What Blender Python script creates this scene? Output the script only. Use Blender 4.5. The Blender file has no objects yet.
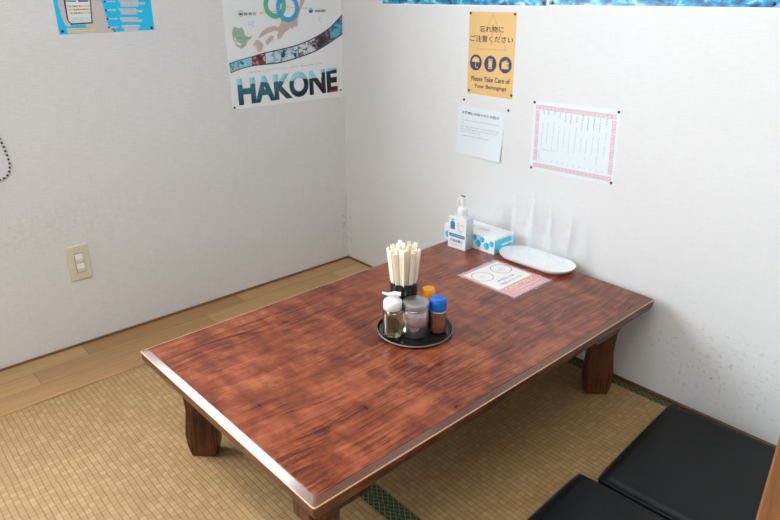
import bpy, bmesh, math, random
from mathutils import Vector, Matrix
random.seed(7)
PI = math.pi
sc = bpy.context.scene
col = sc.collection

# ------------------------------------------------------------------ helpers
def srgb(r, g, b):
    f = lambda c: (c/255/12.92) if c/255 <= 0.04045 else ((c/255+0.055)/1.055)**2.4
    return (f(r), f(g), f(b), 1)

def mat(name, color=(0.8, 0.8, 0.8, 1), rough=0.5, **kw):
    m = bpy.data.materials.new(name); m.use_nodes = True
    b = m.node_tree.nodes['Principled BSDF']
    b.inputs['Base Color'].default_value = color
    b.inputs['Roughness'].default_value = rough
    for k, v in kw.items():
        b.inputs[k.replace('_', ' ')].default_value = v
    return m

class N:
    """tiny node-graph writer"""
    def __init__(s, m):
        s.t = m.node_tree; s.b = s.t.nodes['Principled BSDF']
    def new(s, typ, **kw):
        n = s.t.nodes.new(typ)
        for k, v in kw.items(): setattr(n, k, v)
        return n
    def put(s, sock, v):
        if isinstance(v, bpy.types.NodeSocket): s.t.links.new(v, sock)
        else: sock.default_value = v
    def coords(s, kind='Object'): return s.new('ShaderNodeTexCoord').outputs[kind]
    def xyz(s, v=None):
        n = s.new('ShaderNodeSeparateXYZ'); s.put(n.inputs[0], v or s.coords()); return n.outputs
    def math(s, op, a, b=0.0, c=0.0):
        n = s.new('ShaderNodeMath', operation=op)
        for i, v in enumerate((a, b, c)): s.put(n.inputs[i], v)
        return n.outputs[0]
    def mapping(s, scale=(1, 1, 1), loc=(0, 0, 0), v=None):
        n = s.new('ShaderNodeMapping'); s.put(n.inputs['Vector'], v or s.coords())
        n.inputs['Scale'].default_value = scale; n.inputs['Location'].default_value = loc
        return n.outputs[0]
    def noise(s, v, scale=1.0, detail=3.0, rough=0.5, dist=0.0):
        n = s.new('ShaderNodeTexNoise'); s.put(n.inputs['Vector'], v)
        n.inputs['Scale'].default_value = scale; n.inputs['Detail'].default_value = detail
        n.inputs['Roughness'].default_value = rough; n.inputs['Distortion'].default_value = dist
        return n.outputs['Fac']
    def ramp(s, fac, stops, interp='LINEAR'):
        n = s.new('ShaderNodeValToRGB'); s.put(n.inputs['Fac'], fac)
        e = n.color_ramp.elements; n.color_ramp.interpolation = interp
        while len(e) < len(stops): e.new(0.5)
        for i, (p, c) in enumerate(stops):
            e[i].position = p; e[i].color = c if len(c) == 4 else (*c, 1)
        return n.outputs['Color']
    def mix(s, fac, a, b, mode='MIX'):
        n = s.new('ShaderNodeMix', data_type='RGBA', blend_type=mode)
        s.put(n.inputs['Factor'], fac)
        s.put(n.inputs[6], a); s.put(n.inputs[7], b)
        return n.outputs[2]
    def bump(s, h, strength=0.3, dist=0.002):
        n = s.new('ShaderNodeBump'); s.put(n.inputs['Height'], h)
        n.inputs['Strength'].default_value = strength; n.inputs['Distance'].default_value = dist
        s.t.links.new(n.outputs[0], s.b.inputs['Normal'])
    def base(s, c): s.put(s.b.inputs['Base Color'], c)
    def rough(s, c): s.put(s.b.inputs['Roughness'], c)

g3 = lambda v: (v, v, v, 1)

def link(o, parent=None):
    col.objects.link(o)
    if parent is not None: o.parent = parent
    return o

def obj(name, bm, m, parent=None, smooth=False, bevel=None):
    bmesh.ops.recalc_face_normals(bm, faces=bm.faces)
    if bevel:
        es = [e for e in bm.edges if len(e.link_faces) == 2 and e.calc_face_angle(0) > 0.6]
        bmesh.ops.bevel(bm, geom=es, offset=bevel[0], segments=bevel[1], profile=0.5, affect='EDGES')
    me = bpy.data.meshes.new(name); bm.to_mesh(me); bm.free()
    me.materials.append(m)
    if smooth:
        me.polygons.foreach_set('use_smooth', [True]*len(me.polygons))
        try: me.set_sharp_from_angle(angle=math.radians(smooth if smooth is not True else 40))
        except Exception: pass
    return link(bpy.data.objects.new(name, me), parent)

def tag(o, label, cat, group=None):
    o['label'] = label; o['category'] = cat
    if group: o['group'] = group
    return o

def thing(name, label, cat, loc=(0, 0, 0), rot=(0, 0, 0), group=None):
    o = link(bpy.data.objects.new(name, None)); o.empty_display_size = 0.05
    o.location = loc; o.rotation_euler = rot
    return tag(o, label, cat, group)

def struct(o):
    o['kind'] = 'structure'; return o

def B(): return bmesh.new()

def box(bm, x0, x1, y0, y1, z0, z1, M=None):
    vs = [bm.verts.new((M @ Vector(p)) if M else p) for p in
          ((x0,y0,z0),(x1,y0,z0),(x1,y1,z0),(x0,y1,z0),(x0,y0,z1),(x1,y0,z1),(x1,y1,z1),(x0,y1,z1))]
    for f in ((0,3,2,1),(4,5,6,7),(0,1,5,4),(1,2,6,5),(2,3,7,6),(3,0,4,7)): bm.faces.new([vs[i] for i in f])
    return bm

def prism(bm, pts, z0, z1, M=None):
    lo = [bm.verts.new((M @ Vector((x,y,z0))) if M else (x,y,z0)) for x, y in pts]
    hi = [bm.verts.new((M @ Vector((x,y,z1))) if M else (x,y,z1)) for x, y in pts]
    n = len(pts)
    bm.faces.new(lo[::-1]); bm.faces.new(hi)
    for i in range(n): bm.faces.new((lo[i], lo[(i+1)%n], hi[(i+1)%n], hi[i]))
    return bm

def loft(bm, rings, cap=(True, True)):
    R = [[bm.verts.new(p) for p in r] for r in rings]
    n = len(R[0])
    for a, b in zip(R, R[1:]):
        for i in range(n): bm.faces.new((a[i], a[(i+1)%n], b[(i+1)%n], b[i]))
    if cap[0]: bm.faces.new(R[0][::-1])
    if cap[1]: bm.faces.new(R[-1])
    return bm

def lathe(bm, prof, seg=40, c=(0, 0), cap=(True, True)):
    """prof: (radius, z) from bottom to top"""
    return loft(bm, [[(c[0]+r*math.cos(2*PI*i/seg), c[1]+r*math.sin(2*PI*i/seg), z) for i in range(seg)] for r, z in prof], cap)

def ring_solid(bm, prof, seg=40, c=(0, 0)):
    """closed profile revolved: a hollow solid"""
    R = [[bm.verts.new((c[0]+r*math.cos(2*PI*i/seg), c[1]+r*math.sin(2*PI*i/seg), z)) for i in range(seg)] for r, z in prof]
    k = len(R)
    for j in range(k):
        a, b = R[j], R[(j+1)%k]
        for i in range(seg): bm.faces.new((a[i], a[(i+1)%seg], b[(i+1)%seg], b[i]))
    return bm

def tube(bm, path, r, seg=10, closed=False):
    P = [Vector(p) for p in path]; rings = []; up = Vector((0, 0, 1)); n = len(P)
    rr = r if isinstance(r, (list, tuple)) else [r]*n
    prev = None
    for i, p in enumerate(P):
        a = P[(i-1)%n] if (closed or i > 0) else p
        b = P[(i+1)%n] if (closed or i < n-1) else p
        t = (b-a).normalized()
        if prev is None:
            s = t.cross(up)
            if s.length < 1e-4: s = t.cross(Vector((1, 0, 0)))
        else: s = prev - t*prev.dot(t)
        s.normalize(); prev = s.copy(); q = t.cross(s)
        rings.append([p + (s*math.cos(2*PI*k/seg) + q*math.sin(2*PI*k/seg))*rr[i] for k in range(seg)])
    if closed:
        R = [[bm.verts.new(v) for v in ring] for ring in rings]
        for j in range(n):
            a, b = R[j], R[(j+1)%n]
            for i in range(seg): bm.faces.new((a[i], a[(i+1)%seg], b[(i+1)%seg], b[i]))
    else: loft(bm, rings)
    return bm

def disc(bm, u, v, r, z0, z1, seg=32):
    return prism(bm, [(u+r*math.cos(2*PI*i/seg), v+r*math.sin(2*PI*i/seg)) for i in range(seg)], z0, z1)

def annulus(bm, u, v, ro, ri, z0, z1, seg=48, a0=0, a1=2*PI):
    full = abs(a1-a0-2*PI) < 1e-6
    n = seg if full else seg+1
    Q = [[], [], [], []]
    for i in range(n):
        a = a0+(a1-a0)*i/seg; c, s = math.cos(a), math.sin(a)
        for k, (r, z) in enumerate(((ri, z0), (ro, z0), (ro, z1), (ri, z1))):
            Q[k].append(bm.verts.new((u+r*c, v+r*s, z)))
    for i in range(seg):
        j = (i+1) % n
        for k in range(4):
            l = (k+1) % 4
            bm.faces.new((Q[k][i], Q[k][j], Q[l][j], Q[l][i]))
    if not full:
        bm.faces.new([Q[k][0] for k in range(4)]); bm.faces.new([Q[k][-1] for k in range(4)][::-1])
    return bm

def text(name, s, parent, m, u, v, w=None, h=None, z=0.0004, align='LEFT', bold=0.0, rot=0.0, depth=0.0002):
    """lettering as a mesh in the parent's plane; fitted to width w and/or cap height h"""
    c = bpy.data.curves.new('t', 'FONT'); c.body = s; c.size = 1; c.offset = bold; c.resolution_u = 4
    t = bpy.data.objects.new('t', c); col.objects.link(t)
    bpy.context.view_layer.update()
    dg = bpy.context.evaluated_depsgraph_get()
    me = bpy.data.meshes.new_from_object(t.evaluated_get(dg))
    bpy.data.objects.remove(t); bpy.data.curves.remove(c)
    xs = [q.co.x for q in me.vertices]; ys = [q.co.y for q in me.vertices]
    x0, x1, y0, y1 = min(xs), max(xs), min(ys), max(ys)
    sx = w/(x1-x0) if w else None; sy = h/(y1-y0) if h else None
    sx = sx or sy; sy = sy or sx
    W_ = (x1-x0)*sx
    off = {'LEFT': 0, 'CENTER': -W_/2, 'RIGHT': -W_}[align]
    for q in me.vertices:
        a, b = (q.co.x-x0)*sx+off, (q.co.y-y0)*sy
        q.co = (u+a*math.cos(rot)-b*math.sin(rot), v+a*math.sin(rot)+b*math.cos(rot), z)
    bm = bmesh.new(); bm.from_mesh(me); bpy.data.meshes.remove(me)
    g = bmesh.ops.extrude_face_region(bm, geom=bm.faces[:])
    bmesh.ops.translate(bm, verts=[e for e in g['geom'] if isinstance(e, bmesh.types.BMVert)], vec=(0, 0, depth))
    return obj(name, bm, m, parent)

def glyph_marks(bm, u, v, n, size, vertical=False, z=0.0004, gap=1.12, angle=0.0, w=0.14):
    """a run of small illegible print strokes; u,v = start (baseline)"""
    M = Matrix.Translation((u, v, 0)) @ Matrix.Rotation(angle, 4, 'Z')
    for i in range(n):
        a = i*size*gap
        ox, oy = (0, -a-size) if vertical else (a, 0)
        if random.random() < 0.06: continue
        for k in range(random.choice((2, 3, 3))):
            t = w*size
            if random.random() < 0.55:
                y = oy+random.uniform(0.05, 0.85)*size; x = ox+random.uniform(0, .3)*size
                box(bm, x, x+random.uniform(.45, .7)*size, y, y+t, z, z+0.0001, M)
            else:
                x = ox+random.uniform(0.05, 0.85)*size; y = oy+random.uniform(0, .3)*size
                box(bm, x, x+t, y, y+random.uniform(.45, .7)*size, z, z+0.0001, M)
    return bm

def copy_thing(root, loc, rot, label=None):
    c = root.copy(); col.objects.link(c); c.location = loc; c.rotation_euler = rot
    if label: c['label'] = label
    for ch in list(root.children):
        d = ch.copy(); col.objects.link(d); d.parent = c
        for gch in list(ch.children):
            e = gch.copy(); col.objects.link(e); e.parent = d
    return c

RBACK = (PI/2, 0, 0)        # sheet on the back wall: u = +x, v = +z, out = -y
RLEFT = (PI/2, 0, PI/2)     # sheet on the left wall: u = +y, v = +z, out = +x

# ------------------------------------------------------------------ materials
def m_wallpaper(name, along, tint, stains=(), weave=1.0):
    m = mat(name, rough=0.85); n = N(m); n.b.inputs['Specular IOR Level'].default_value = 0.25
    sc_h = (26, 26, 420); fine = n.noise(n.mapping(sc_h), 1.0, 3, 0.6)
    wv = n.noise(n.mapping((380, 380, 9)), 1.0, 2, 0.5)
    big = n.noise(n.mapping((1.6, 1.6, 2.4)), 1.0, 3, 0.5)
    c = n.ramp(fine, [(0.28, tuple(v*(1-0.07*weave) for v in tint)), (0.72, tuple(v*(1+0.05*weave) for v in tint))])
    c = n.mix(0.35*weave, c, n.ramp(wv, [(0.3, g3(0.86)), (0.7, g3(1.0))]), 'MULTIPLY')
    c = n.mix(0.6, c, n.ramp(big, [(0.3, (0.95, 0.945, 0.935)), (0.7, g3(1.0))]), 'MULTIPLY')
    X = n.xyz(); ax = X[along]
    # grime spots, each with its own place and outline
    sp = n.noise(n.mapping((60, 60, 60)), 1.0, 4, 0.7)
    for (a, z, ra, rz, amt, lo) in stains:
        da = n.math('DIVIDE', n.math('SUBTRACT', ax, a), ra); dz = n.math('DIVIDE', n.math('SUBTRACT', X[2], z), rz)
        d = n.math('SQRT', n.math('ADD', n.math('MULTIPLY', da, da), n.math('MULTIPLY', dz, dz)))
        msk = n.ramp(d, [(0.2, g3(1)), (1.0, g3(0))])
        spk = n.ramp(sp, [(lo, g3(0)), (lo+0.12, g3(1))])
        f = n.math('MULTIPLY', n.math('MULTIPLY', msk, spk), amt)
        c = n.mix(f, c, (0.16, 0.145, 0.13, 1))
    n.base(c)
    n.bump(n.math('ADD', fine, n.math('MULTIPLY', wv, 0.5)), 0.35*weave, 0.0012)
    return m

def m_rosewood(name, lo, mid, hi, rough, axis=1, figure=1.0, coat=0.0):
    m = mat(name, rough=rough); n = N(m)
    def st(c, l, loc=(0, 0, 0), v=None):
        q = [c, c, c]; q[axis] = l; return n.mapping(tuple(q), loc, v)
    # the grain wanders: bend the coordinates by a broad noise
    wn = n.new('ShaderNodeTexNoise'); n.put(wn.inputs['Vector'], n.mapping((2.4, 1.7, 2.4))); wn.inputs['Scale'].default_value = 1; wn.inputs['Detail'].default_value = 2
    sub_ = n.new('ShaderNodeVectorMath', operation='SUBTRACT'); n.put(sub_.inputs[0], wn.outputs['Color']); sub_.inputs[1].default_value = (.5, .5, .5)
    mul = n.new('ShaderNodeVectorMath', operation='MULTIPLY'); n.put(mul.inputs[0], sub_.outputs[0])
    k = [.10*figure]*3; k[axis] = .02; mul.inputs[1].default_value = k
    add = n.new('ShaderNodeVectorMath', operation='ADD'); n.put(add.inputs[0], n.coords()); n.put(add.inputs[1], mul.outputs[0]); W = add.outputs[0]
    a = n.noise(st(40, 2.2, v=W), 1.0, 5, 0.62, 0.1)
    f = n.noise(st(210, 8, v=W), 1.0, 3, 0.65)
    blot = n.noise(n.mapping((13, 20, 13), (2, 5, 1)), 1.0, 3, 0.55, 0.3)
    v = n.math('ADD', n.math('MULTIPLY', a, 0.36), n.math('MULTIPLY', f, 0.22)); v = n.math('ADD', v, n.math('MULTIPLY', blot, 0.58))
    c = n.ramp(v, [(0.42, lo), (0.56, mid), (0.74, hi)])
    d1 = n.noise(st(125, 5.5, (3, 1, 2), W), 1.0, 5, 0.72, 0.2)
    dm = n.noise(n.mapping((5, 4, 5), (7, 2, 3)), 1.0, 2)
    dk = n.math('ADD', d1, n.math('MULTIPLY', n.math('SUBTRACT', dm, 0.5), 0.35))
    c = n.mix(1.0, c, n.ramp(dk, [(0.50, g3(1)), (0.58, (0.60, 0.53, 0.52)), (0.68, (0.24, 0.20, 0.20))]), 'MULTIPLY')
    n.b.inputs['Specular IOR Level'].default_value = 0.4
    n.base(c)
    n.rough(n.math('ADD', rough-0.07, n.math('MULTIPLY', blot, 0.16)))
    n.bump(f, 0.05, 0.0004)
    if coat:
        n.b.inputs['Coat Weight'].default_value = coat; n.b.inputs['Coat Roughness'].default_value = 0.12
    return m

def m_planks(name):
    m = mat(name, rough=0.45); n = N(m)
    X = n.xyz()
    board = n.math('FLOOR', n.math('DIVIDE', X[0], 0.0915))
    rnd = n.new('ShaderNodeTexWhiteNoise', noise_dimensions='2D')
    ys = n.math('ADD', X[1], n.math('MULTIPLY', n.math('SINE', n.math('MULTIPLY', board, 12.9)), 0.55))
    piece = n.math('FLOOR', n.math('DIVIDE', ys, 0.62))
    cb = n.new('ShaderNodeCombineXYZ'); n.put(cb.inputs[0], board); n.put(cb.inputs[1], piece)
    n.put(rnd.inputs['Vector'], cb.outputs[0])
    base = n.ramp(rnd.outputs['Value'], [(0.0, srgb(166, 124, 80)), (0.5, srgb(184, 144, 96)), (1.0, srgb(200, 162, 112))])
    gr = n.noise(n.mapping((90, 3, 90)), 1.0, 4, 0.6, 0.4)
    c = n.mix(0.8, base, n.ramp(gr, [(0.3, g3(0.72)), (0.7, g3(1.06))]), 'MULTIPLY')
    fr = n.math('FRACT', n.math('DIVIDE', X[0], 0.0915)); fy = n.math('FRACT', n.math('DIVIDE', ys, 0.62))
    g = n.math('MAXIMUM', n.math('LESS_THAN', fr, 0.02), n.math('LESS_THAN', fy, 0.004))
    c = n.mix(n.math('MULTIPLY', g, 0.6), c, srgb(70, 46, 26)); n.base(c)
    return m

def m_wood(name, lo, hi, scale=(60, 60, 4), rough=0.5):
    m = mat(name, rough=rough); n = N(m)
    gr = n.noise(n.mapping(scale), 1.0, 5, 0.65, 0.5)
    n.base(n.ramp(gr, [(0.3, lo), (0.7, hi)])); n.bump(gr, 0.08, 0.0006)
    return m

def m_tatami(name):
    m = mat(name, rough=0.62); n = N(m); n.b.inputs['Specular IOR Level'].default_value = 0.3
    X = n.xyz()
    wob = n.noise(n.mapping((9, 9, 1)), 1.0, 2)
    yy = n.math('ADD', n.math('DIVIDE', X[1], 0.0150), n.math('MULTIPLY', wob, 0.5))
    row = n.math('FLOOR', yy)
    xx = n.math('ADD', n.math('DIVIDE', X[0], 0.0165), n.math('MULTIPLY', wob, 0.7))
    ty = n.math('ABSOLUTE', n.math('SUBTRACT', n.math('FRACT', yy), 0.5))      # 0 at cell centre, .5 at the furrow
    tx = n.math('ABSOLUTE', n.math('SUBTRACT', n.math('FRACT', xx), 0.5))
    ly = n.ramp(ty, [(0.34, g3(0)), (0.5, g3(1))]); lx = n.ramp(tx, [(0.38, g3(0)), (0.5, g3(1))])
    cb = n.new('ShaderNodeCombineXYZ'); n.put(cb.inputs[0], n.math('FLOOR', xx)); n.put(cb.inputs[1], row)
    wn = n.new('ShaderNodeTexWhiteNoise', noise_dimensions='2D'); n.put(wn.inputs['Vector'], cb.outputs[0])
    c = n.ramp(wn.outputs['Value'], [(0, srgb(164, 130, 86)), (0.6, srgb(172, 138, 93)), (1, srgb(182, 149, 104))])
    rush = n.noise(n.mapping((420, 22, 1)), 1.0, 3, 0.6)
    c = n.mix(0.55, c, n.ramp(rush, [(0.3, g3(0.72)), (0.7, g3(1.08))]), 'MULTIPLY')
    big = n.noise(n.mapping((3.1, 2.3, 1)), 1.0, 4, 0.55)
    c = n.mix(0.7, c, n.ramp(big, [(0.3, (0.80, 0.76, 0.70)), (0.7, g3(1.0))]), 'MULTIPLY')
    c = n.mix(n.math('MULTIPLY', ly, 0.50), c, srgb(96, 66, 34))
    c = n.mix(n.math('MULTIPLY', lx, 0.34), c, srgb(96, 66, 34))
    n.base(c)
    h = n.math('SUBTRACT', n.math('MULTIPLY', rush, 0.35), n.math('ADD', n.math('MULTIPLY', ly, 0.9), n.math('MULTIPLY', lx, 0.5)))
    n.bump(h, 0.5, 0.0015)
    return m

def m_heri(name):
    m = mat(name, rough=0.75); n = N(m); X = n.xyz()
    s = 1/0.0165
    a = n.math('MULTIPLY', n.math('ADD', n.math('MULTIPLY', X[0], 0.8), X[1]), s)
    b = n.math('MULTIPLY', n.math('SUBTRACT', n.math('MULTIPLY', X[0], 0.8), X[1]), s)
    fa = n.math('ABSOLUTE', n.math('SUBTRACT', n.math('FRACT', a), 0.5)); fb = n.math('ABSOLUTE', n.math('SUBTRACT', n.math('FRACT', b), 0.5))
    l = n.math('MAXIMUM', n.math('GREATER_THAN', fa, 0.40), n.math('GREATER_THAN', fb, 0.40))
    dot = n.math('LESS_THAN', n.math('ADD', fa, fb), 0.13)
    l = n.math('MAXIMUM', l, n.math('MULTIPLY', dot, 0.6))
    n.base(n.mix(n.math('MULTIPLY', l, 0.8), srgb(22, 42, 30), srgb(118, 124, 62)))
    return m

def m_vinyl(name):
    m = mat(name, srgb(9, 11, 13), 0.5, Specular_IOR_Level=0.3); n = N(m)
    w = n.noise(n.mapping((6, 6, 6)), 1.0, 3, 0.5, 1.2); f = n.noise(n.mapping((700, 700, 700)), 1.0, 1)
    n.bump(n.math('ADD', w, n.math('MULTIPLY', f, 0.03)), 0.35, 0.012)
    return m

def m_clear(name, tint=(1, 1, 1, 1), refl=0.06, edge=0.45, rough=0.03):
    """thin clear plastic / glass wall: lets light straight through, glossy at grazing angles"""
    m = bpy.data.materials.new(name); m.use_nodes = True; t = m.node_tree; t.nodes.clear()
    out = t.nodes.new('ShaderNodeOutputMaterial'); tr = t.nodes.new('ShaderNodeBsdfTransparent'); gl = t.nodes.new('ShaderNodeBsdfGlossy')
    mx = t.nodes.new('ShaderNodeMixShader'); lw = t.nodes.new('ShaderNodeLayerWeight'); mr = t.nodes.new('ShaderNodeMapRange')
    lw.inputs['Blend'].default_value = 0.35
    mr.inputs['To Min'].default_value = refl; mr.inputs['To Max'].default_value = edge
    tr.inputs['Color'].default_value = tint; gl.inputs['Roughness'].default_value = rough
    L = t.links.new
    L(lw.outputs['Facing'], mr.inputs['Value']); L(mr.outputs[0], mx.inputs[0]); L(tr.outputs[0], mx.inputs[1]); L(gl.outputs[0], mx.inputs[2]); L(mx.outputs[0], out.inputs[0])
    return m

def m_ice(name):
    """print of a snowy blue winter view"""
    m = mat(name, rough=0.35); n = N(m)
    a = n.noise(n.mapping((14, 26, 1)), 1.0, 6, 0.72, 1.6)
    v = n.new('ShaderNodeTexVoronoi'); n.put(v.inputs['Vector'], n.mapping((30, 46, 1))); v.inputs['Scale'].default_value = 1
    f = n.math('ADD', n.math('MULTIPLY', a, 0.75), n.math('MULTIPLY', v.outputs['Distance'], 0.28))
    n.base(n.ramp(f, [(0.34, srgb(10, 36, 70)), (0.46, srgb(14, 98, 152)), (0.56, srgb(40, 160, 206)), (0.64, srgb(130, 212, 234)), (0.71, srgb(236, 246, 250))]))
    return m

def m_letters(name):
    """photograph printed inside the big poster letters: pale sky above teal hills, darker to the right"""
    m = mat(name, rough=0.4); n = N(m); X = n.xyz()
    w = n.noise(n.mapping((16, 16, 1)), 1.0, 3)
    ridge = n.math('ADD', n.math('ADD', 0.075, n.math('MULTIPLY', w, 0.022)), n.math('MULTIPLY', n.math('ABSOLUTE', n.math('SUBTRACT', X[0], 0.30)), 0.02))
    ridge = n.math('ADD', ridge, n.math('MULTIPLY', n.math('GREATER_THAN', X[0], 0.43), 0.022))
    sky = n.math('GREATER_THAN', X[1], ridge)
    land = n.ramp(n.math('ADD', X[0], n.math('MULTIPLY', n.math('SUBTRACT', w, 0.5), 0.12)), [(0.20, srgb(42, 108, 124)), (0.30, srgb(30, 66, 78)), (0.36, srgb(24, 38, 44)), (0.5, srgb(18, 24, 28))])
    red = n.math('MULTIPLY', n.math('GREATER_THAN', X[0], 0.465), n.math('LESS_THAN', X[1], 0.033))
    land = n.mix(n.math('MULTIPLY', red, 0.8), land, srgb(170, 40, 44))
    n.base(n.mix(sky, land, srgb(150, 212, 230)))
    return m

def m_photo(name, stops, scale=(30, 40, 1), seed=0):
    m = mat(name, rough=0.4); n = N(m)
    a = n.noise(n.mapping(scale, (seed*3.1, seed*1.7, 0)), 1.0, 4, 0.7, 0.6)
    n.base(n.ramp(a, stops, 'CONSTANT')); return m

WALL_T = (0.80, 0.80, 0.797)
M = {}
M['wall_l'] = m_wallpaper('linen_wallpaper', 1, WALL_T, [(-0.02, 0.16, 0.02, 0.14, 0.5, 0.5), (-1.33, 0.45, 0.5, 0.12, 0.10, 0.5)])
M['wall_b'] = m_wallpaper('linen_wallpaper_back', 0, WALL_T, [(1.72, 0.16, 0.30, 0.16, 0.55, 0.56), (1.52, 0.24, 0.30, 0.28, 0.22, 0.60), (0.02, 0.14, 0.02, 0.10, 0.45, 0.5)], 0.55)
M['wall_o'] = mat('plain_wall', (0.42, 0.41, 0.40, 1), 0.9)
M['ceil'] = mat('ceiling_board', (0.66, 0.65, 0.63, 1), 0.9)
M['plank'] = m_planks('floor_boards')
M['strip'] = m_wood('dark_strip_wood', srgb(104, 68, 40), srgb(144, 98, 58), (60, 4, 60))
M['stripx'] = m_wood('dark_strip_wood_x', srgb(70, 40, 24), srgb(110, 68, 40), (4, 60, 60))
M['molding'] = m_wood('pale_strip_wood', srgb(150, 108, 62), srgb(186, 146, 92), (90, 4, 90))
M['tatami'] = m_tatami('woven_rush'); M['heri'] = m_heri('green_brocade')
M['top'] = m_rosewood('rosewood_veneer', srgb(88, 38, 21), srgb(124, 58, 33), srgb(164, 92, 58), 0.30, 1, 1.0, 0.15)
M['edge'] = m_rosewood('rosewood_edge', srgb(70, 40, 28), srgb(104, 64, 44), srgb(128, 84, 58), 0.36, 1, 0.3)
M['chamfer'] = mat('lacquered_edge', srgb(104, 66, 48), 0.18, Coat_Weight=0.6, Coat_Roughness=0.1)
M['arris'] = mat('pale_edge', srgb(196, 150, 112), 0.35)  # paler tone for the line along the table edge
M['leg'] = m_rosewood('rosewood_leg', srgb(66, 34, 22), srgb(94, 52, 34), srgb(114, 66, 44), 0.38, 2, 0.3)
M['vinyl'] = m_vinyl('black_vinyl')
M['piping'] = mat('black_piping', srgb(24, 30, 34), 0.3)
M['post'] = m_wood('post_wood', srgb(112, 70, 38), srgb(146, 96, 56), (120, 120, 5), 0.45)
M['ivory'] = mat('ivory_plastic', srgb(222, 214, 186), 0.4)
M['white'] = mat('white_plastic', srgb(240, 240, 238), 0.35)
M['switch'] = mat('switch_white', srgb(238, 238, 236), 0.3)
M['grey'] = mat('slot_grey', srgb(120, 118, 112), 0.5)
M['paper'] = mat('paper', srgb(238, 240, 240), 0.6)
M['paperblue'] = mat('cool_paper', srgb(226, 235, 238), 0.4)
M['pin'] = mat('pin_bronze', srgb(74, 58, 44), 0.35, Metallic=0.6)
M['orange'] = mat('orange_print', srgb(230, 188, 120), 0.45)
M['orange2'] = mat('orange_print_dark', srgb(222, 166, 106), 0.45)
M['navy'] = mat('navy_ink', srgb(52, 56, 92), 0.5)
M['ink'] = mat('black_ink', srgb(48, 54, 60), 0.5)
M['inkgrey'] = mat('grey_ink', srgb(112, 120, 128), 0.5)
M['inkpale'] = mat('pale_grey_ink', srgb(150, 158, 166), 0.5)
M['pinkred'] = mat('pale_red_ink', srgb(228, 164, 174), 0.5)
M['map'] = mat('map_tan', srgb(206, 184, 172), 0.5)
M['mapgreen'] = mat('map_green', srgb(160, 186, 168), 0.5)
M['ringg'] = mat('ring_green', srgb(92, 190, 150), 0.45)
M['ringb'] = mat('ring_blue', srgb(62, 172, 214), 0.45)
M['redline'] = mat('thin_red', srgb(214, 120, 120), 0.5)
M['cyanink'] = mat('cyan_ink', srgb(140, 206, 216), 0.5)
M['film'] = mat('film_black', srgb(66, 62, 62), 0.45)
M['letters'] = m_letters('photo_letters')
M['ice1'] = m_ice('winter_print')
M['cyan'] = mat('cyan_print', srgb(8, 196, 246), 0.35)
M['blob'] = mat('greige_print', srgb(206, 196, 194), 0.4)
M['cream'] = mat('cream_print', srgb(226, 208, 168), 0.4)
M['black'] = mat('black_print', srgb(30, 34, 40), 0.4)
M['screen'] = mat('screen_white', srgb(228, 234, 238), 0.4)
M['labelpale'] = mat('label_pale', srgb(214, 214, 220), 0.4)
M['greenprint'] = mat('green_print', srgb(40, 130, 70), 0.4)
M['blackplastic'] = mat('black_plastic', srgb(20, 20, 21), 0.22)
M['trayglint'] = mat('tray_rim_glint', srgb(168, 170, 172), 0.3)  # rim highlight put into the colour of a pale ring
M['steel'] = mat('brushed_steel', srgb(214, 214, 216), 0.34, Metallic=1.0)
M['lidsteel'] = mat('satin_steel', srgb(186, 187, 189), 0.36, Metallic=1.0)
M['steeldark'] = mat('punched_hole', srgb(40, 40, 42), 0.6)
M['blueplastic'] = mat('blue_plastic', srgb(24, 104, 196), 0.3)
M['orangeplastic'] = mat('orange_plastic', srgb(244, 158, 34), 0.35)
M['spice'] = mat('red_brown_powder', srgb(168, 84, 46), 0.9)
M['oil'] = mat('pale_yellow_oil', (0.96, 0.86, 0.50, 1), 0.02, IOR=1.36, Transmission_Weight=1.0)
M['clear'] = m_clear('clear_plastic', (0.999, 0.9995, 1, 1), 0.007, 0.20)
M['tumbler'] = m_clear('cloudy_clear_plastic', (0.999, 0.9995, 1, 1), 0.006, 0.17)
_t = M['tumbler'].node_tree; _mx = [q for q in _t.nodes if q.type == 'MIX_SHADER'][0]; _gl = [q for q in _t.nodes if q.type == 'BSDF_GLOSSY'][0]
_df = _t.nodes.new('ShaderNodeBsdfTranslucent'); _df.inputs['Color'].default_value = (.92, .95, .97, 1)
_d2 = _t.nodes.new('ShaderNodeBsdfDiffuse'); _d2.inputs['Color'].default_value = (.95, .97, .98, 1)
_m2 = _t.nodes.new('ShaderNodeAddShader'); _t.links.new(_df.outputs[0], _m2.inputs[0]); _t.links.new(_d2.outputs[0], _m2.inputs[1])
_m3 = _t.nodes.new('ShaderNodeMixShader'); _m3.inputs[0].default_value = .34
_t.links.new(_gl.outputs[0], _m3.inputs[1]); _t.links.new(_m2.outputs[0], _m3.inputs[2]); _t.links.new(_m3.outputs[0], _mx.inputs[2])
M['jarclear'] = m_clear('clear_jar', (0.95, 0.95, 0.94, 1), 0.05, 0.45)
M['cloudy'] = mat('cloudy_plastic', srgb(222, 232, 238), 0.3, Alpha=0.72)
M['wood_stick'] = m_wood('pale_aspen', srgb(240, 226, 200), srgb(252, 243, 226), (300, 300, 12), 0.6)
M['melamine'] = mat('white_melamine', srgb(244, 245, 245), 0.25)
M['boxwhite'] = mat('box_white', srgb(242, 245, 247), 0.4)
M['boxcyan'] = mat('box_cyan', srgb(84, 212, 246), 0.4)
M['boxcyan2'] = mat('box_cyan_dark', srgb(44, 186, 230), 0.4)
M['printblue'] = mat('print_blue', srgb(56, 136, 186), 0.45)
M['cardpink'] = mat('card_pink', srgb(222, 164, 166), 0.25)
M['cardwhite'] = mat('card_white', srgb(236, 236, 234), 0.22)
M['cardyellow'] = mat('card_yellow', srgb(240, 220, 160), 0.3)
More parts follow.
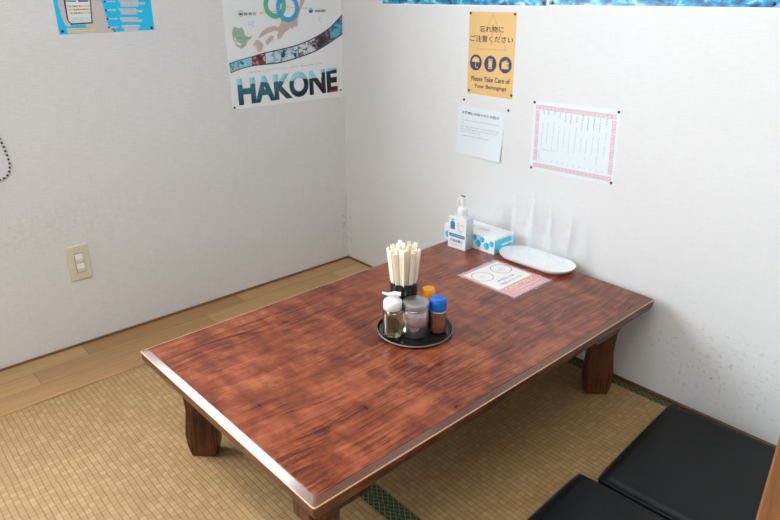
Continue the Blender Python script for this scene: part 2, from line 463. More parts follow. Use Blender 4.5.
M['lam'] = m_clear('laminate', (0.96, 0.96, 0.96, 1), 0.10, 0.5, 0.08)
M['cardred'] = mat('card_red', srgb(196, 92, 104), 0.3)
M['darkbead'] = mat('bead_between_glints', srgb(52, 52, 48), 0.4)  # dark tone painted between the glints of the metal chain
M['bead'] = mat('bead_glint', srgb(228, 228, 224), 0.3)  # glints of the metal chain painted as pale beads
M['lamp'] = mat('lit_tube', (1, 1, 1, 1), 0.5)
M['lamp'].node_tree.nodes['Principled BSDF'].inputs['Emission Color'].default_value = (0.96, 0.98, 1.0, 1)
M['lamp'].node_tree.nodes['Principled BSDF'].inputs['Emission Strength'].default_value = 11.5
M['alum'] = mat('window_alloy', srgb(190, 192, 194), 0.35, Metallic=0.8)
D = {'town': [(0.0418, 0.3004), (0.0529, 0.292), (0.0726, 0.2955), (0.0807, 0.279), (0.0799, 0.2709), (0.0936, 0.2602), (0.114, 0.2656), (0.1054, 0.2535), (0.0924, 0.2479), (0.0808, 0.2298), (0.0626, 0.2203), (0.0443, 0.2315), (0.0322, 0.2544), (0.0286, 0.2747), (0.032, 0.2887)], 'lake': [(0.0334, 0.2657), (0.0412, 0.2581), (0.0421, 0.2479), (0.062, 0.2389), (0.0597, 0.2308), (0.0494, 0.2341), (0.0384, 0.2452)], 'honshu': [(0.1386, 0.2593), (0.1581, 0.2785), (0.1795, 0.2903), (0.2112, 0.2969), (0.2345, 0.2929), (0.2437, 0.3094), (0.2474, 0.3261), (0.2901, 0.3253), (0.3184, 0.3417), (0.3338, 0.3668), (0.3472, 0.4046), (0.3725, 0.413), (0.3566, 0.3793), (0.3382, 0.3499), (0.3222, 0.3161), (0.3236, 0.2968), (0.3148, 0.2884), (0.3042, 0.293), (0.2951, 0.2804), (0.2876, 0.2892), (0.2704, 0.2769), (0.2536, 0.2668), (0.2428, 0.2523), (0.2281, 0.2456), (0.2213, 0.2595), (0.2305, 0.2761), (0.2097, 0.2789), (0.1778, 0.2695), (0.1564, 0.2598), (0.1433, 0.2562)], 'shikoku': [(0.1705, 0.2446), (0.1953, 0.2626), (0.2081, 0.26), (0.2045, 0.2474), (0.1767, 0.2275), (0.1695, 0.2341)], 'kyushu': [(0.1136, 0.2345), (0.1327, 0.2504), (0.1471, 0.2414), (0.1589, 0.2304), (0.1492, 0.2076), (0.1335, 0.2042), (0.1292, 0.2129), (0.1283, 0.2297), (0.1178, 0.226)], 'red': [(0.1562, 0.343), (0.2549, 0.3518), (0.2716, 0.3645), (0.3664, 0.358)], 'icons': [(0.0712, 0.3436), (0.063, 0.3437), (0.0866, 0.3381), (0.1408, 0.3384), (0.0963, 0.313), (0.1243, 0.2952), (0.3883, 0.35), (0.3771, 0.3502), (0.408, 0.3468), (0.4629, 0.3473), (0.4181, 0.3227), (0.4433, 0.3046)], 'ring': [(0.1758, 0.3643), (0.2131, 0.3206), (0.1859, 0.3642), (0.2253, 0.3637), (0.2755, 0.3087), (0.3335, 0.3626), (0.2651, 0.3633)], 'filmdiv': [(0.0054, 0.1715), (0.0441, 0.1799), (0.1054, 0.1908), (0.164, 0.2023), (0.2379, 0.2116), (0.3194, 0.2247), (0.4046, 0.2499), (0.4774, 0.2822), (0.5474, 0.333)], 'filmdivb': [(0.0078, 0.1353), (0.0449, 0.1454), (0.1042, 0.1542), (0.1645, 0.1558), (0.2385, 0.1587), (0.3208, 0.1729), (0.4065, 0.1935), (0.4852, 0.2251), (0.5446, 0.2545)], 'letters': [(0.0328, 0.1115), (0.0313, 0.0128), (0.0884, 0.0106), (0.225, 0.0141), (0.3153, 0.0132), (0.51, 0.1212), (0.5088, 0.0238)], 'blob': [(0.0233, 0.1418), (0.0116, 0.0855), (0.0133, 0.0767), (0.0165, 0.0701), (0.0137, 0.0613), (0.0175, 0.0457), (0.0188, 0.0345), (0.0217, 0.0255), (0.0346, 0.0218), (0.0379, 0.0273), (0.084, 0.0261), (0.0817, 0.0193), (0.1131, 0.0156), (0.1103, -0.0006), (0.1718, 0.0013), (0.153, 0.0219), (0.1486, 0.0683), (0.1428, 0.098), (0.1397, 0.1429)], 'ybox': [(0.0236, 0.0176), (0.1108, 0.0166), (0.1108, 0.0022), (0.0254, 0.0024)], 'phone': [(0.0298, 0.1116), (0.1119, 0.1116), (0.1053, 0.0301), (0.0391, 0.0277), (0.0295, 0.041)], 'screen': [(0.0353, 0.1116), (0.1084, 0.1116), (0.1019, 0.0336), (0.041, 0.0317), (0.0336, 0.0409)], 'bars': [(0.0392, 0.0839), (0.1049, 0.0847), (0.1051, 0.0793), (0.0394, 0.0786), (0.0396, 0.0737), (0.1043, 0.0748), (0.1046, 0.0693), (0.04, 0.0684), (0.0401, 0.064), (0.1038, 0.0648), (0.104, 0.0594), (0.0405, 0.0586)], 'stext': [(0.0419, 0.0492), (0.1021, 0.0512), (0.1011, 0.0389), (0.0409, 0.0362)], 'bul': [(0.1529, 0.0939), (0.1522, 0.0683), (0.1527, 0.0422), (0.1532, 0.016)], 'lab': [(0.1593, 0.0961), (0.1866, 0.0914), (0.1586, 0.0705), (0.1847, 0.065), (0.1592, 0.0444), (0.1855, 0.0394), (0.1597, 0.0182), (0.185, 0.0134)], 'blk': [(0.1963, 0.0978), (0.2834, 0.0773), (0.1934, 0.0728), (0.2707, 0.0536), (0.1935, 0.0455), (0.2657, 0.0297), (0.1965, 0.0219), (0.2696, 0.0029)], 'tri': [(0.16, 0.0123), (0.1674, 0.0121), (0.1744, 0.0019), (0.1706, 0.0016)], 'n_sheet': [(-0.0028, 0.178), (0.21, 0.1705), (0.2047, -0.0009), (-0.0059, -0.0002)], 'n_head': [(0.0177, 0.1464), (0.1871, 0.1441), (0.0171, 0.1562), (0.1876, 0.153)], 'n_lines': [(0.0174, 0.1254), (0.1873, 0.1246), (0.0179, 0.116), (0.0306, 0.116), (0.0165, 0.103), (0.1918, 0.104), (0.0148, 0.0927), (0.1901, 0.091), (0.0138, 0.0835), (0.1054, 0.0837), (0.0147, 0.069), (0.192, 0.0687), (0.0153, 0.0578), (0.1107, 0.0586)], 'o_sheet': [(0.0014, 0.2714), (0.1992, 0.2712), (0.2051, 0.0005), (0.006, 0.0021)], 'o_l1': [(0.0492, 0.2079), (0.1514, 0.2093), (0.0477, 0.228), (0.1498, 0.227)], 'o_l2': [(0.01, 0.1765), (0.191, 0.179), (0.0088, 0.1958)], 'o_ic': [(0.039, 0.1073), (0.103, 0.1055), (0.1666, 0.1076), (0.012, 0.1055), (0.1919, 0.1094)], 'o_e1': [(0.0228, 0.0479), (0.1893, 0.0502), (0.022, 0.0596)], 'o_e2': [(0.0377, 0.0231), (0.1772, 0.024), (0.0368, 0.0361)], 'o_tri': [(0.1019, 0.2654), (0.1669, 0.1587), (0.0402, 0.1529), (0.0924, 0.2622)], 'm_sheet': [(-0.0074, 0.2171), (0.2985, 0.2239), (0.3091, -0.0047), (-0.0022, -0.0091)], 'm_bord': [(0.0045, 0.2057), (0.2881, 0.2079), (0.2972, 0.0054), (0.0105, 0.0121), (0.0038, 0.1922), (0.2872, 0.1945), (0.2956, 0.0165), (0.012, -0.002)], 'm_cols': [(0.0348, 0.1872), (0.0535, 0.1884), (0.076, 0.1894), (0.0964, 0.1891), (0.1163, 0.1899), (0.1361, 0.1896), (0.1568, 0.19), (0.178, 0.1894), (0.1969, 0.1896), (0.2169, 0.189), (0.2374, 0.1878), (0.2584, 0.189)], 'm_colb': [(0.0361, 0.1757), (0.055, 0.1753), (0.0777, 0.1753), (0.0989, 0.1678), (0.1183, 0.1578), (0.138, 0.1588), (0.1586, 0.1662), (0.1802, 0.1394), (0.2005, 0.1401), (0.2199, 0.1497), (0.2404, 0.1489), (0.2616, 0.1667)]}

# ------------------------------------------------------------------ the room (left wall x = 0, back wall y = 0, floor z = 0)
RX, RY, RZ = 3.6, -3.6, 2.45
WY0, WY1, WZ0, WZ1 = -3.10, -1.43, 0.70, 2.12      # window opening in the left wall
struct(obj('floor', box(B(), -0.1, RX+0.1, RY-0.1, 0.1, -0.12, -0.022), M['wall_o']))
struct(obj('floor', box(B(), 0, 0.272, RY, 0, -0.022, 0.0), M['plank']))
bm = B()
box(bm, -0.1, 0, WY1, 0.1, -0.12, RZ); box(bm, -0.1, 0, RY-0.1, WY0, -0.12, RZ)
box(bm, -0.1, 0, WY0, WY1, -0.12, WZ0); box(bm, -0.1, 0, WY0, WY1, WZ1, RZ)
bmesh.ops.remove_doubles(bm, verts=bm.verts, dist=1e-5)
struct(obj('wall_left', bm, M['wall_l']))
struct(obj('wall_back', box(B(), 0, RX+0.1, 0, 0.1, -0.12, RZ), M['wall_b']))
struct(obj('wall_right', box(B(), RX, RX+0.1, RY-0.1, 0, -0.12, RZ), M['wall_o']))
struct(obj('wall_front', box(B(), 0, RX, RY-0.1, RY, -0.12, RZ), M['wall_o']))
struct(obj('ceiling', box(B(), -0.1, RX+0.1, RY-0.1, 0.1, RZ, RZ+0.1), M['ceil']))
struct(obj('baseboard_left', box(B(), 0, 0.007, RY, 0, 0, 0.008), M['strip'], bevel=(0.002, 1)))
struct(obj('baseboard_back', box(B(), 0.272, RX, -0.010, 0, -0.02, 0.008), M['stripx'], bevel=(0.002, 1)))
struct(obj('baseboard_back', box(B(), 0.007, 0.272, -0.007, 0, 0, 0.008), M['strip'], bevel=(0.002, 1)))
struct(obj('trim_1', box(B(), 0.272, 0.288, RY, -0.010, -0.022, 0.004), M['molding'], bevel=(0.003, 2)))
# window
w = struct(link(bpy.data.objects.new('window_1', None))); w.location = (-0.05, (WY0+WY1)/2, WZ0)
hw = (WY1-WY0)/2; hh = WZ1-WZ0
bm = B()
box(bm, -.05, .05, -hw, hw, 0, .04); box(bm, -.05, .05, -hw, hw, hh-.04, hh); box(bm, -.05, .05, -hw, -hw+.04, .04, hh-.04); box(bm, -.05, .05, hw-.04, hw, .04, hh-.04)
obj('window_frame', bm, M['alum'], w)
for s in (-1, 1):
    bm = B(); a, b = (-hw+.04, .02) if s < 0 else (-.02, hw-.04); xx = -.02 if s < 0 else .012
    box(bm, xx-.012, xx+.012, a, b, .04, .08); box(bm, xx-.012, xx+.012, a, b, hh-.08, hh-.04); box(bm, xx-.012, xx+.012, a, a+.04, .08, hh-.08); box(bm, xx-.012, xx+.012, b-.04, b, .08, hh-.08)
    sash = obj('sash', bm, M['alum'], w)
    obj('pane', box(B(), xx-.003, xx+.003, a+.04, b-.04, .08, hh-.08), M['clear'], sash)

# ------------------------------------------------------------------ tatami mats (ends meet the wooden strip)
def mat_thing(label, y0, y1, edges):
    t = thing('tatami_mat', label, 'tatami mat', (0.288, y1, -0.022), group='tatami mats of the floor')
    L = 2.2; d = y0-y1
    a = -0.030 if 'n' in edges else 0.0; b = d+0.030
    obj('rush_cover', box(B(), 0, L, b, a, 0, 0.022), M['tatami'], t)
    if 'n' in edges: obj('cloth_border', box(B(), 0, L, a, 0, 0, 0.0224), M['heri'], t)['label'] = 'dark green diamond patterned border along the far side'
    obj('cloth_border', box(B(), 0, L, d, b, 0, 0.0224), M['heri'], t)['label'] = 'dark green diamond patterned border along the near side'
    return t
mat_thing('tan tatami mat lying under the table against the back wall', -0.948, -0.012, 'n')
mat_thing('tan tatami mat in the foreground, in front of the green border', -1.884, -0.9485, 'n')
mat_thing('tan tatami mat outside the picture behind the foreground mat', -2.82, -1.8845, 'n')

# ------------------------------------------------------------------ low table
H = 0.338
tb = thing('low_table', 'low dark red wooden table with glossy top on four splayed legs', 'table', (1.13, -0.66, 0))
OUT = [Vector((0.770, -1.289)), Vector((1.507, -1.281)), Vector((1.508, -0.036)), Vector((0.752, -0.008))]
OUT = [p-Vector((1.13, -0.66)) for p in OUT]
def inset(d):
    r = []; n = 4
    for i in range(n):
        p, q, s = OUT[i-1], OUT[i], OUT[(i+1) % n]
        e1 = (q-p).normalized(); e2 = (s-q).normalized()
        n1 = Vector((-e1.y, e1.x)); n2 = Vector((-e2.y, e2.x))
        k = 1+n1.dot(n2)
        r.append(q+(n1+n2)*(d/k))
    return r
def q3(d, z): return [(p.x, p.y, z) for p in inset(d)]
def round_ring(d, z, rad=0.006, k=4):
    P = inset(d); out = []
    for i in range(4):
        p, q, s = P[i-1], P[i], P[(i+1) % 4]
        a = q+(p-q).normalized()*rad; b = q+(s-q).normalized()*rad
        for j in range(k+1):
            t = j/k; c = a*(1-t)**2+q*2*t*(1-t)+b*t*t; out.append((c.x, c.y, z))
    return out
obj('tabletop', loft(B(), [round_ring(.0165, H-.012, .003), round_ring(.0165, H-.0008, .003), round_ring(.0172, H, .003)]), M['top'], tb)
def band(prof, name, m, closed=True):
    bm = B(); R = [[bm.verts.new(v) for v in round_ring(d, z)] for d, z in prof]; n = len(R[0]); k = len(R)
    for j in range(k):
        a, b = R[j], R[(j+1) % k]
        for i in range(n): bm.faces.new((a[i], a[(i+1) % n], b[(i+1) % n], b[i]))
    return obj(name, bm, m, tb)
band([(.0165, H-.012), (.0158, H-.0008), (.0020, H-.0072), (.0040, H-.012)], 'chamfered_edge', M['chamfer'])
band([(.0024, H-.0071), (.0010, H-.0070), (-.0002, H-.0080), (.0002, H-.0096), (.0040, H-.0106)], 'edge_line', M['arris'])['label'] = 'pale line along the edge'
obj('edge_board', loft(B(), [round_ring(.034, H-.046), round_ring(.016, H-.0445), round_ring(.0055, H-.038), round_ring(.0012, H-.028), round_ring(.0008, H-.009)]), M['edge'], tb, smooth=50)
obj('underframe', loft(B(), [round_ring(.16, H-.066), round_ring(.16, H-.046)]), M['leg'], tb)
def leg(cx, cy, ang):
    prof = [(.034, .0005), (.042, .035), (.045, .072), (.040, .110), (.035, .150), (.038, .200), (.042, .272), (-.046, .272), (-.042, .200), (-.038, .150), (-.039, .110), (-.042, .072), (-.040, .035), (-.032, .0005)]
    Mx = Matrix.Translation((cx-1.13, cy+.66, 0)) @ Matrix.Rotation(ang, 4, 'Z') @ Matrix.Rotation(PI/2, 4, 'X')
    bm = prism(B(), prof, -.0235, .0235, Mx)
    obj('leg', bm, M['leg'], tb, smooth=25, bevel=(0.004, 2))
leg(.842, -1.180, PI*1.25); leg(1.405, -.125, PI*.25); leg(1.405, -1.185, -PI*.25); leg(.842, -.125, PI*.75)
for xs in (1,):
    for (ya, yb, ca, cb) in ((-1.268, -1.095, 0, .035), (-.305, -.130, .035, .03)):
        x0, x1 = (1.415, 1.472) if xs else (.86, .905)
        Mx = Matrix.Translation((x0-1.13, .66, 0)) @ Matrix(((0, 0, 1, 0), (1, 0, 0, 0), (0, 1, 0, 0), (0, 0, 0, 1)))
        obj('bracket', prism(B(), [(ya+ca, H-.088), (yb-cb, H-.088), (yb, H-.062), (yb, H-.0455), (ya, H-.0455), (ya, H-.062)], 0, x1-x0, Mx), M['leg'], tb, bevel=(0.003, 1))

# ------------------------------------------------------------------ floor cushions
def cushion(label, cx, cy, sx, sy, h, rz):
    t = thing('floor_cushion', label, 'floor cushion', (cx, cy, 0.0006), (0, 0, rz), 'black floor cushions')
    bm = B(); n = 28; top = {}; bot = {}
    def pt(i, j, s):
        u, v = 2*i/n-1, 2*j/n-1
        m = max(abs(u), abs(v))
        # rounded outline, crowned top
        ex = (1-min(1, (1-abs(u))*9))**3; ey = (1-min(1, (1-abs(v))*9))**3
        e = min(1, ex+ey)
        k = 1-0.018*(abs(u*v))**6
        wv = 0.0012*math.sin(7*u+3*v)+0.001*math.sin(5*v-4*u+1)
        z = h/2+s*(h/2)*(1-e*0.75)+(wv+0.004*(1-u*u)*(1-v*v) if s > 0 else 0)
        return (u*sx/2*k, v*sy/2*k, max(0.0, z))
    for i in range(n+1):
        for j in range(n+1):
            top[i, j] = bm.verts.new(pt(i, j, 1)); bot[i, j] = bm.verts.new(pt(i, j, -1))
    for i in range(n):
        for j in range(n):
            bm.faces.new((top[i, j], top[i+1, j], top[i+1, j+1], top[i, j+1])); bm.faces.new((bot[i, j], bot[i, j+1], bot[i+1, j+1], bot[i+1, j]))
    ed = [(i, 0) for i in range(n)]+[(n, j) for j in range(n)]+[(n-i, n) for i in range(n)]+[(0, n-j) for j in range(n)]
    for a, b in zip(ed, ed[1:]+ed[:1]): bm.faces.new((top[a], bot[a], bot[b], top[b]))
    path = [Vector(bot[e].co)*.5+Vector(top[e].co)*.5 for e in ed]
    p1 = [(p.x*1.004, p.y*1.004, h*.64) for p in path]; p2 = [(p.x*1.004, p.y*1.004, h*.36) for p in path]
    obj('cover', bm, M['vinyl'], t, smooth=70)
    obj('piping', tube(B(), p1, .0028, 8, True), M['piping'], t, smooth=True); obj('piping', tube(B(), p2, .0028, 8, True), M['piping'], t, smooth=True)
cushion('black vinyl floor cushion beside the back wall, the one nearer the wall', 1.854, -.279, .446, .446, .046, math.radians(3.0))
cushion('black vinyl floor cushion in the foreground, cut by the lower frame edge', 1.831, -.741, .444, .444, .046, math.radians(2.3))

# ------------------------------------------------------------------ post at the right edge
pt_ = thing('wooden_post', 'light brown square wooden post at the right edge of the picture', 'post', (2.153, -1.055, 0.0012))
obj('shaft', box(B(), -.045, .045, -.045, .045, .03, 1.05), M['post'], pt_, bevel=(0.003, 2))
obj('foot', box(B(), -.052, .052, -.052, .052, 0, .03), M['post'], pt_, bevel=(0.003, 2))
obj('cap', box(B(), -.0445, .0445, -.0445, .0445, 1.05, 1.062), M['post'], pt_, bevel=(0.005, 2))

# ------------------------------------------------------------------ light switch
sw = thing('light_switch', 'ivory light switch plate low on the left wall', 'light switch', (0, -1.190, .3085), RLEFT)
bm = B(); box(bm, -.036, .036, -.0625, .0625, 0, .007); obj('plate', bm, M['ivory'], sw, bevel=(0.003, 3))
obj('switch_frame', box(B(), -.0135, .0135, -.035, .035, .0065, .0082), M['grey'], sw)
for s in (1, -1):
    bm = prism(B(), [(-.0165, .008), (-.0165, .0105), (.0, .0145), (.0165, .0110), (.0165, .008)], -.0125, .0125,
               Matrix.Translation((0, s*.0172, 0)) @ Matrix(((0, 0, 1, 0), (1, 0, 0, 0), (0, 1, 0, 0), (0, 0, 0, 1))))
    obj('rocker', bm, M['switch'], sw, bevel=(0.0012, 2))['label'] = 'white rocker, '+('upper' if s > 0 else 'lower')

# ------------------------------------------------------------------ bead chain of the blind
P = [(-1.425, 1.30), (-1.400, 1.05), (-1.362, .85), (-1.341, .757), (-1.333, .715), (-1.331, .682), (-1.337, .657), (-1.350, .642), (-1.368, .636), (-1.388, .642), (-1.402, .665), (-1.410, .71), (-1.422, .85), (-1.445, 1.05), (-1.470, 1.30)]
def catmull(P, step):
    pts = []
    for i in range(len(P)-1):
        p0, p1, p2, p3 = [Vector(P[max(0, min(len(P)-1, i+k))]) for k in (-1, 0, 1, 2)]
        for j in range(40):
            t = j/40
            pts.append(.5*((2*p1)+(p2-p0)*t+(2*p0-5*p1+4*p2-p3)*t*t+(3*p1-p0-3*p2+p3)*t**3))
    out = [pts[0]]; acc = 0
    for a, b in zip(pts, pts[1:]):
        acc += (b-a).length
        if acc >= step: out.append(b); acc = 0
    return out
Q = catmull(P, .0062)
ch = thing('bead_chain', 'hanging loop of beads with painted glints on the left wall at the frame edge', 'bead chain', (0, -1.37, .636))
for par, m in ((0, 'bead'), (1, 'darkbead')):
    bm = B()
    for i, q in enumerate(Q):
        if i % 2 == par:
            bmesh.ops.create_icosphere(bm, subdivisions=2, radius=.0036, matrix=Matrix.Translation((.0037, q.x+1.37, q.y-.636)))
    o = obj('beads', bm, M[m], ch, smooth=True); o['label'] = 'beads painted pale as glints' if par == 0 else 'beads painted dark between the glints'; o['kind'] = 'stuff'
obj('wall_hook', box(B(), 0, .012, -.105, -.050, .655, .680), M['white'], ch, bevel=(.002, 1))

# ------------------------------------------------------------------ sheets on the walls
def quad_sheet(pts, m, parent, th=0.0003, name='sheet', z0=0.0, curl=None):
    """paper from four corners (tl, tr, br, bl) as a fine grid; curl lifts a corner"""
    tl, tr, br, bl = [Vector(p) for p in pts]; n = 12; bm = B(); T = {}; Bt = {}
    for i in range(n+1):
        for j in range(n+1):
            s, t = i/n, j/n
            p = (bl*(1-s)+br*s)*(1-t)+(tl*(1-s)+tr*s)*t
            z = z0+(curl(s, t) if curl else 0)
            T[i, j] = bm.verts.new((p.x, p.y, z+th)); Bt[i, j] = bm.verts.new((p.x, p.y, z))
    for i in range(n):
        for j in range(n):
            bm.faces.new((T[i, j], T[i+1, j], T[i+1, j+1], T[i, j+1])); bm.faces.new((Bt[i, j], Bt[i, j+1], Bt[i+1, j+1], Bt[i+1, j]))
    ed = [(i, 0) for i in range(n)]+[(n, j) for j in range(n)]+[(n-i, n) for i in range(n)]+[(0, n-j) for j in range(n)]
    for a, b in zip(ed, ed[1:]+ed[:1]): bm.faces.new((T[a], Bt[a], Bt[b], T[b]))
    return obj(name, bm, m, parent, smooth=30)

pin_proto = None
def tack(label, loc, rot, r=.0042):
    global pin_proto
    if pin_proto is None or rot != pin_proto[1]:
        t = thing('thumb_tack', label, 'thumb tack', loc, rot, 'bronze thumb tacks holding the paper')
        bm = lathe(B(), [(r, 0), (r, .0012), (r*.8, .0024), (r*.35, .0030)], 20)
        obj('head', bm, M['pin'], t, smooth=True)
        obj('point', lathe(B(), [(.0002, -.004), (.0005, 0)], 8), M['steel'], t)
        pin_proto = (t, rot)
    else: copy_thing(pin_proto[0], loc, rot, label)

ZT = .0011
# orange sign
o = thing('orange_sign', 'orange notice about forgotten belongings pinned high on the back wall', 'sign', (.70, 0, .843), RBACK)
quad_sheet([(.0014, .2705), (.1995, .2712), (.2045, .0005), (.006, .0015)], M['orange'], o)
tri = D['o_tri']; bm = B()
cx, cy = .1030, .190
outr = [(.1025, .266), (.1700, .153), (.0385, .150)]
def tri_ring(bm, P, k, z0, z1):
    c = Vector((sum(p[0] for p in P)/3, sum(p[1] for p in P)/3)); I = [tuple(c+(Vector(p)-c)*k) for p in P]
    for i in range(3):
        j = (i+1) % 3; prism(bm, [P[i], P[j], I[j], I[i]], z0, z1)
tri_ring(bm, outr, .9, ZT-.0006, ZT-.0005)
prism(bm, [(.097, .232), (.109, .232), (.106, .190), (.100, .190)], ZT-.0006, ZT-.0005); disc(bm, .103, .174, .007, ZT-.0006, ZT-.0005)
obj('warning_triangle', bm, M['orange2'], o)['label'] = 'faint warning triangle with exclamation mark'
text('lettering', '忘れ物に', o, M['navy'], .0490, .2070, .1020, .0205, bold=.012, rot=.006)
text('lettering', 'ご注意ください', o, M['navy'], .0100, .1755, .1820, .0205, bold=.012, rot=.010)
text('lettering', 'Please Take Care of', o, M['navy'], .0225, .0455, .1680, .0165, bold=.016, rot=.014)
text('lettering', 'Your Belongings', o, M['navy'], .0375, .0195, .1400, .0165, bold=.016, rot=.008)
for k, (u, v) in enumerate(((.0390, .1073), (.1030, .1068), (.1668, .1076))):
    ic = obj('icon', disc(B(), u, v, .0265, .0004, .0006, 40), M['navy'], o)
    ic['label'] = ('umbrella in a navy disc', 'phone in a navy disc', 'wallet in a navy disc')[k]
    bm = B(); z0, z1 = .0006, .0008
    if k == 0:
        prism(bm, [(u+.017*math.cos(a), v+.002+.017*math.sin(a)) for a in [PI*i/16 for i in range(17)]], z0, z1)
        box(bm, u-.0012, u+.0012, v-.013, v+.002, z0, z1); annulus(bm, u+.0045, v-.013, .0057, .0033, z0, z1, 16, PI, 2*PI)
    elif k == 1:
        box(bm, u-.0085, u+.0085, v+.0125, v+.0165, z0, z1); box(bm, u-.0085, u+.0085, v-.0165, v-.0125, z0, z1)
        box(bm, u-.0062, u+.0062, v-.0105, v+.0105, z0, z1); box(bm, u-.0085, u-.0072, v-.0125, v+.0125, z0, z1); box(bm, u+.0072, u+.0085, v-.0125, v+.0125, z0, z1)
    else:
        prism(bm, [(u-.015, v-.013), (u+.014, v-.013), (u+.014, v-.003), (u+.006, v-.003), (u+.006, v+.003), (u+.014, v+.003), (u+.014, v+.009), (u-.015, v+.009)], z0, z1)
        prism(bm, [(u-.012, v+.010), (u+.006, v+.016), (u+.009, v+.010)], z0, z1); box(bm, u+.008, u+.014, v-.0015, v+.0015, z0, z1)
    obj('pictogram', bm, M['orange'], ic)
for (x, z), nm in zip(((.706, 1.109), (.8925, 1.109), (.7135, .8545), (.9005, .8555)), ('upper left', 'upper right', 'lower left', 'lower right')):
    tack('thumb tack at the %s corner of the orange sign' % nm, (x, -.0004, z), RBACK)

# white notice under it
t = thing('white_notice', 'small white printed notice on the back wall below the orange sign', 'notice', (.669, 0, .624), RBACK)
quad_sheet([(-.0028, .1780), (.2100, .1705), (.2047, -.0009), (-.0059, -.0002)], M['paperblue'], t, curl=lambda s, q: .010*max(0, s+(1-q)-1.2)**2+.004*max(0, (1-q)-.6))
text('lettering', 'お客様にお知らせとお詫び', t, M['ink'], .0175, .1463, .1700, .0100, rot=-.014, bold=.01)
bm = B()
for (u, v, n_) in ((.0174, .1215, 26), (.0178, .1110, 2), (.0165, .0985, 26), (.0150, .0885, 26), (.0140, .0795, 14), (.0147, .0655, 26), (.0153, .0545, 15)):
    glyph_marks(bm, u, v, n_, .0058, gap=1.15)
obj('printed_text', bm, M['inkgrey'], t)
bm = B(); glyph_marks(bm, .183, .012, 2, .005); obj('printed_text', bm, M['inkpale'], t)
tack('thumb tack above the left corner of the small white notice', (.693, -.0004, .8195), RBACK); tack('thumb tack above the right corner of the small white notice', (.893, -.0004, .8050), RBACK)

# menu with red key-pattern border
t = thing('menu_sheet', 'white menu sheet with pale red key pattern border on the back wall', 'menu', (1.0, 0, .632), RBACK)
quad_sheet([(-.0074, .2171), (.2985, .2239), (.3070, -.0030), (-.0022, -.0091)], M['paperblue'], t)
E1, E2, F1, F2 = Vector((.0045, .2057)), Vector((.2881, .2079)), Vector((.0105, .0035)), Vector((.2972, .0090))
def bil(s, q): return (F1*(1-s)+F2*s)*(1-q)+(E1*(1-s)+E2*s)*q
def key_unit(bm, o, ex, ey, L, Hh):
    """one square spiral of the key pattern; o corner, ex/ey unit directions"""
    w_ = Hh*.13
    def seg(a0, b0, a1, b1):
        P = [o+ex*a0*L+ey*b0*Hh, o+ex*a1*L+ey*b0*Hh, o+ex*a1*L+ey*b1*Hh, o+ex*a0*L+ey*b1*Hh]
        prism(bm, [tuple(p) for p in P], .0004, .0005)
    t_ = .15
    seg(0, 0, .92, t_); seg(0, 0, t_, 1); seg(0, 1-t_, .92, 1); seg(.92-t_, .30, .92, 1); seg(.34, .30, .92, .30+t_); seg(.34, .30, .34+t_, .68)
bm = B(); hb = .0125
for (a, b, nn, dy) in ((E1, E2, 20, -1), (F1, F2, 20, 1)):
    ex = (b-a).normalized(); ey = Vector((-ex.y, ex.x))*dy; L = (b-a).length/nn
    for i in range(nn): key_unit(bm, a+ex*L*i, ex, ey, L, hb)
for (a, b, dy) in ((E1, F1, 1), (E2, F2, -1)):
    a2 = a+(b-a)*.09; b2 = a+(b-a)*.915; nn = 12
    ex = (b2-a2).normalized(); ey = Vector((-ex.y, ex.x))*dy; L = (b2-a2).length/nn
    for i in range(nn):
        if i % 3 == 2: key_unit(bm, a2+ex*(L*i), ex, ey, L*.75, hb)
        else: key_unit(bm, a2+ex*L*i, ex, ey, L, hb)
obj('key_border', bm, M['pinkred'], t)
bm = B(); bm2 = B()
for i, ((u, v), (u2, v2)) in enumerate(zip(D['m_cols'], D['m_colb'])):
    nh = max(2, round((v-v2)/.0068)); glyph_marks(bm, u-.003, v+.004, nh, .0060, True, w=.17)
    L_ = (v2-.036-.02*random.random()) ; nn = random.randint(8, 17)
    y = v2-.012-random.random()*.012
    nn = min(nn, int((y-.035)/.0062)); glyph_marks(bm2, u-.002+(.003*i/12), y, nn, .0050, True, w=.13)
    glyph_marks(bm2, u+.001, .030, 2, .0042, False, w=.13)
for j in range(7): glyph_marks(bm2, .018+j*.001, .060-j*.0062, 3, .0040, False)
glyph_marks(bm2, .036, .064, 10, .0050)
obj('printed_text', bm, M['inkgrey'], t)['label'] = 'column of dish names'
obj('printed_text', bm2, M['inkpale'], t)
for (x, z), nm in zip(((.996, .8445), (1.2925, .8495), (1.0040, .6305), (1.2985, .6370)), ('upper left', 'upper right', 'lower left', 'lower right')):
    tack('thumb tack at the %s corner of the menu sheet' % nm, (x, -.0004, z), RBACK, )

# two winter posters along the top
for (x0, x1, lab) in ((.256, 1.008, 'blue and white winter landscape poster at top of back wall, left one'), (1.018, 1.760, 'blue and white winter landscape poster at top of back wall, right one')):
    t = thing('winter_poster', lab, 'poster', (x0, 0, 1.131 if x0 < 1 else 1.134), RBACK, 'blue winter posters along the top of the back wall')
    quad_sheet([(0, .52), (x1-x0, .52), (x1-x0, 0), (0, 0)], M['paper'], t)
    o = obj('printed_photo', box(B(), 0, x1-x0-.0, .004, .516, .0003, .0005), M['ice1'], t)
tack('thumb tack at the lower right corner of the left winter poster', (.998, -.0006, 1.1425), RBACK)
tack('thumb tack at the lower middle of the left winter poster', (.613, -.0006, 1.1395), RBACK)
tack('thumb tack at the lower left corner of the right winter poster', (1.030, -.0006, 1.1440), RBACK)
tack('thumb tack at the lower right of the right winter poster', (1.648, -.0006, 1.1455), RBACK)

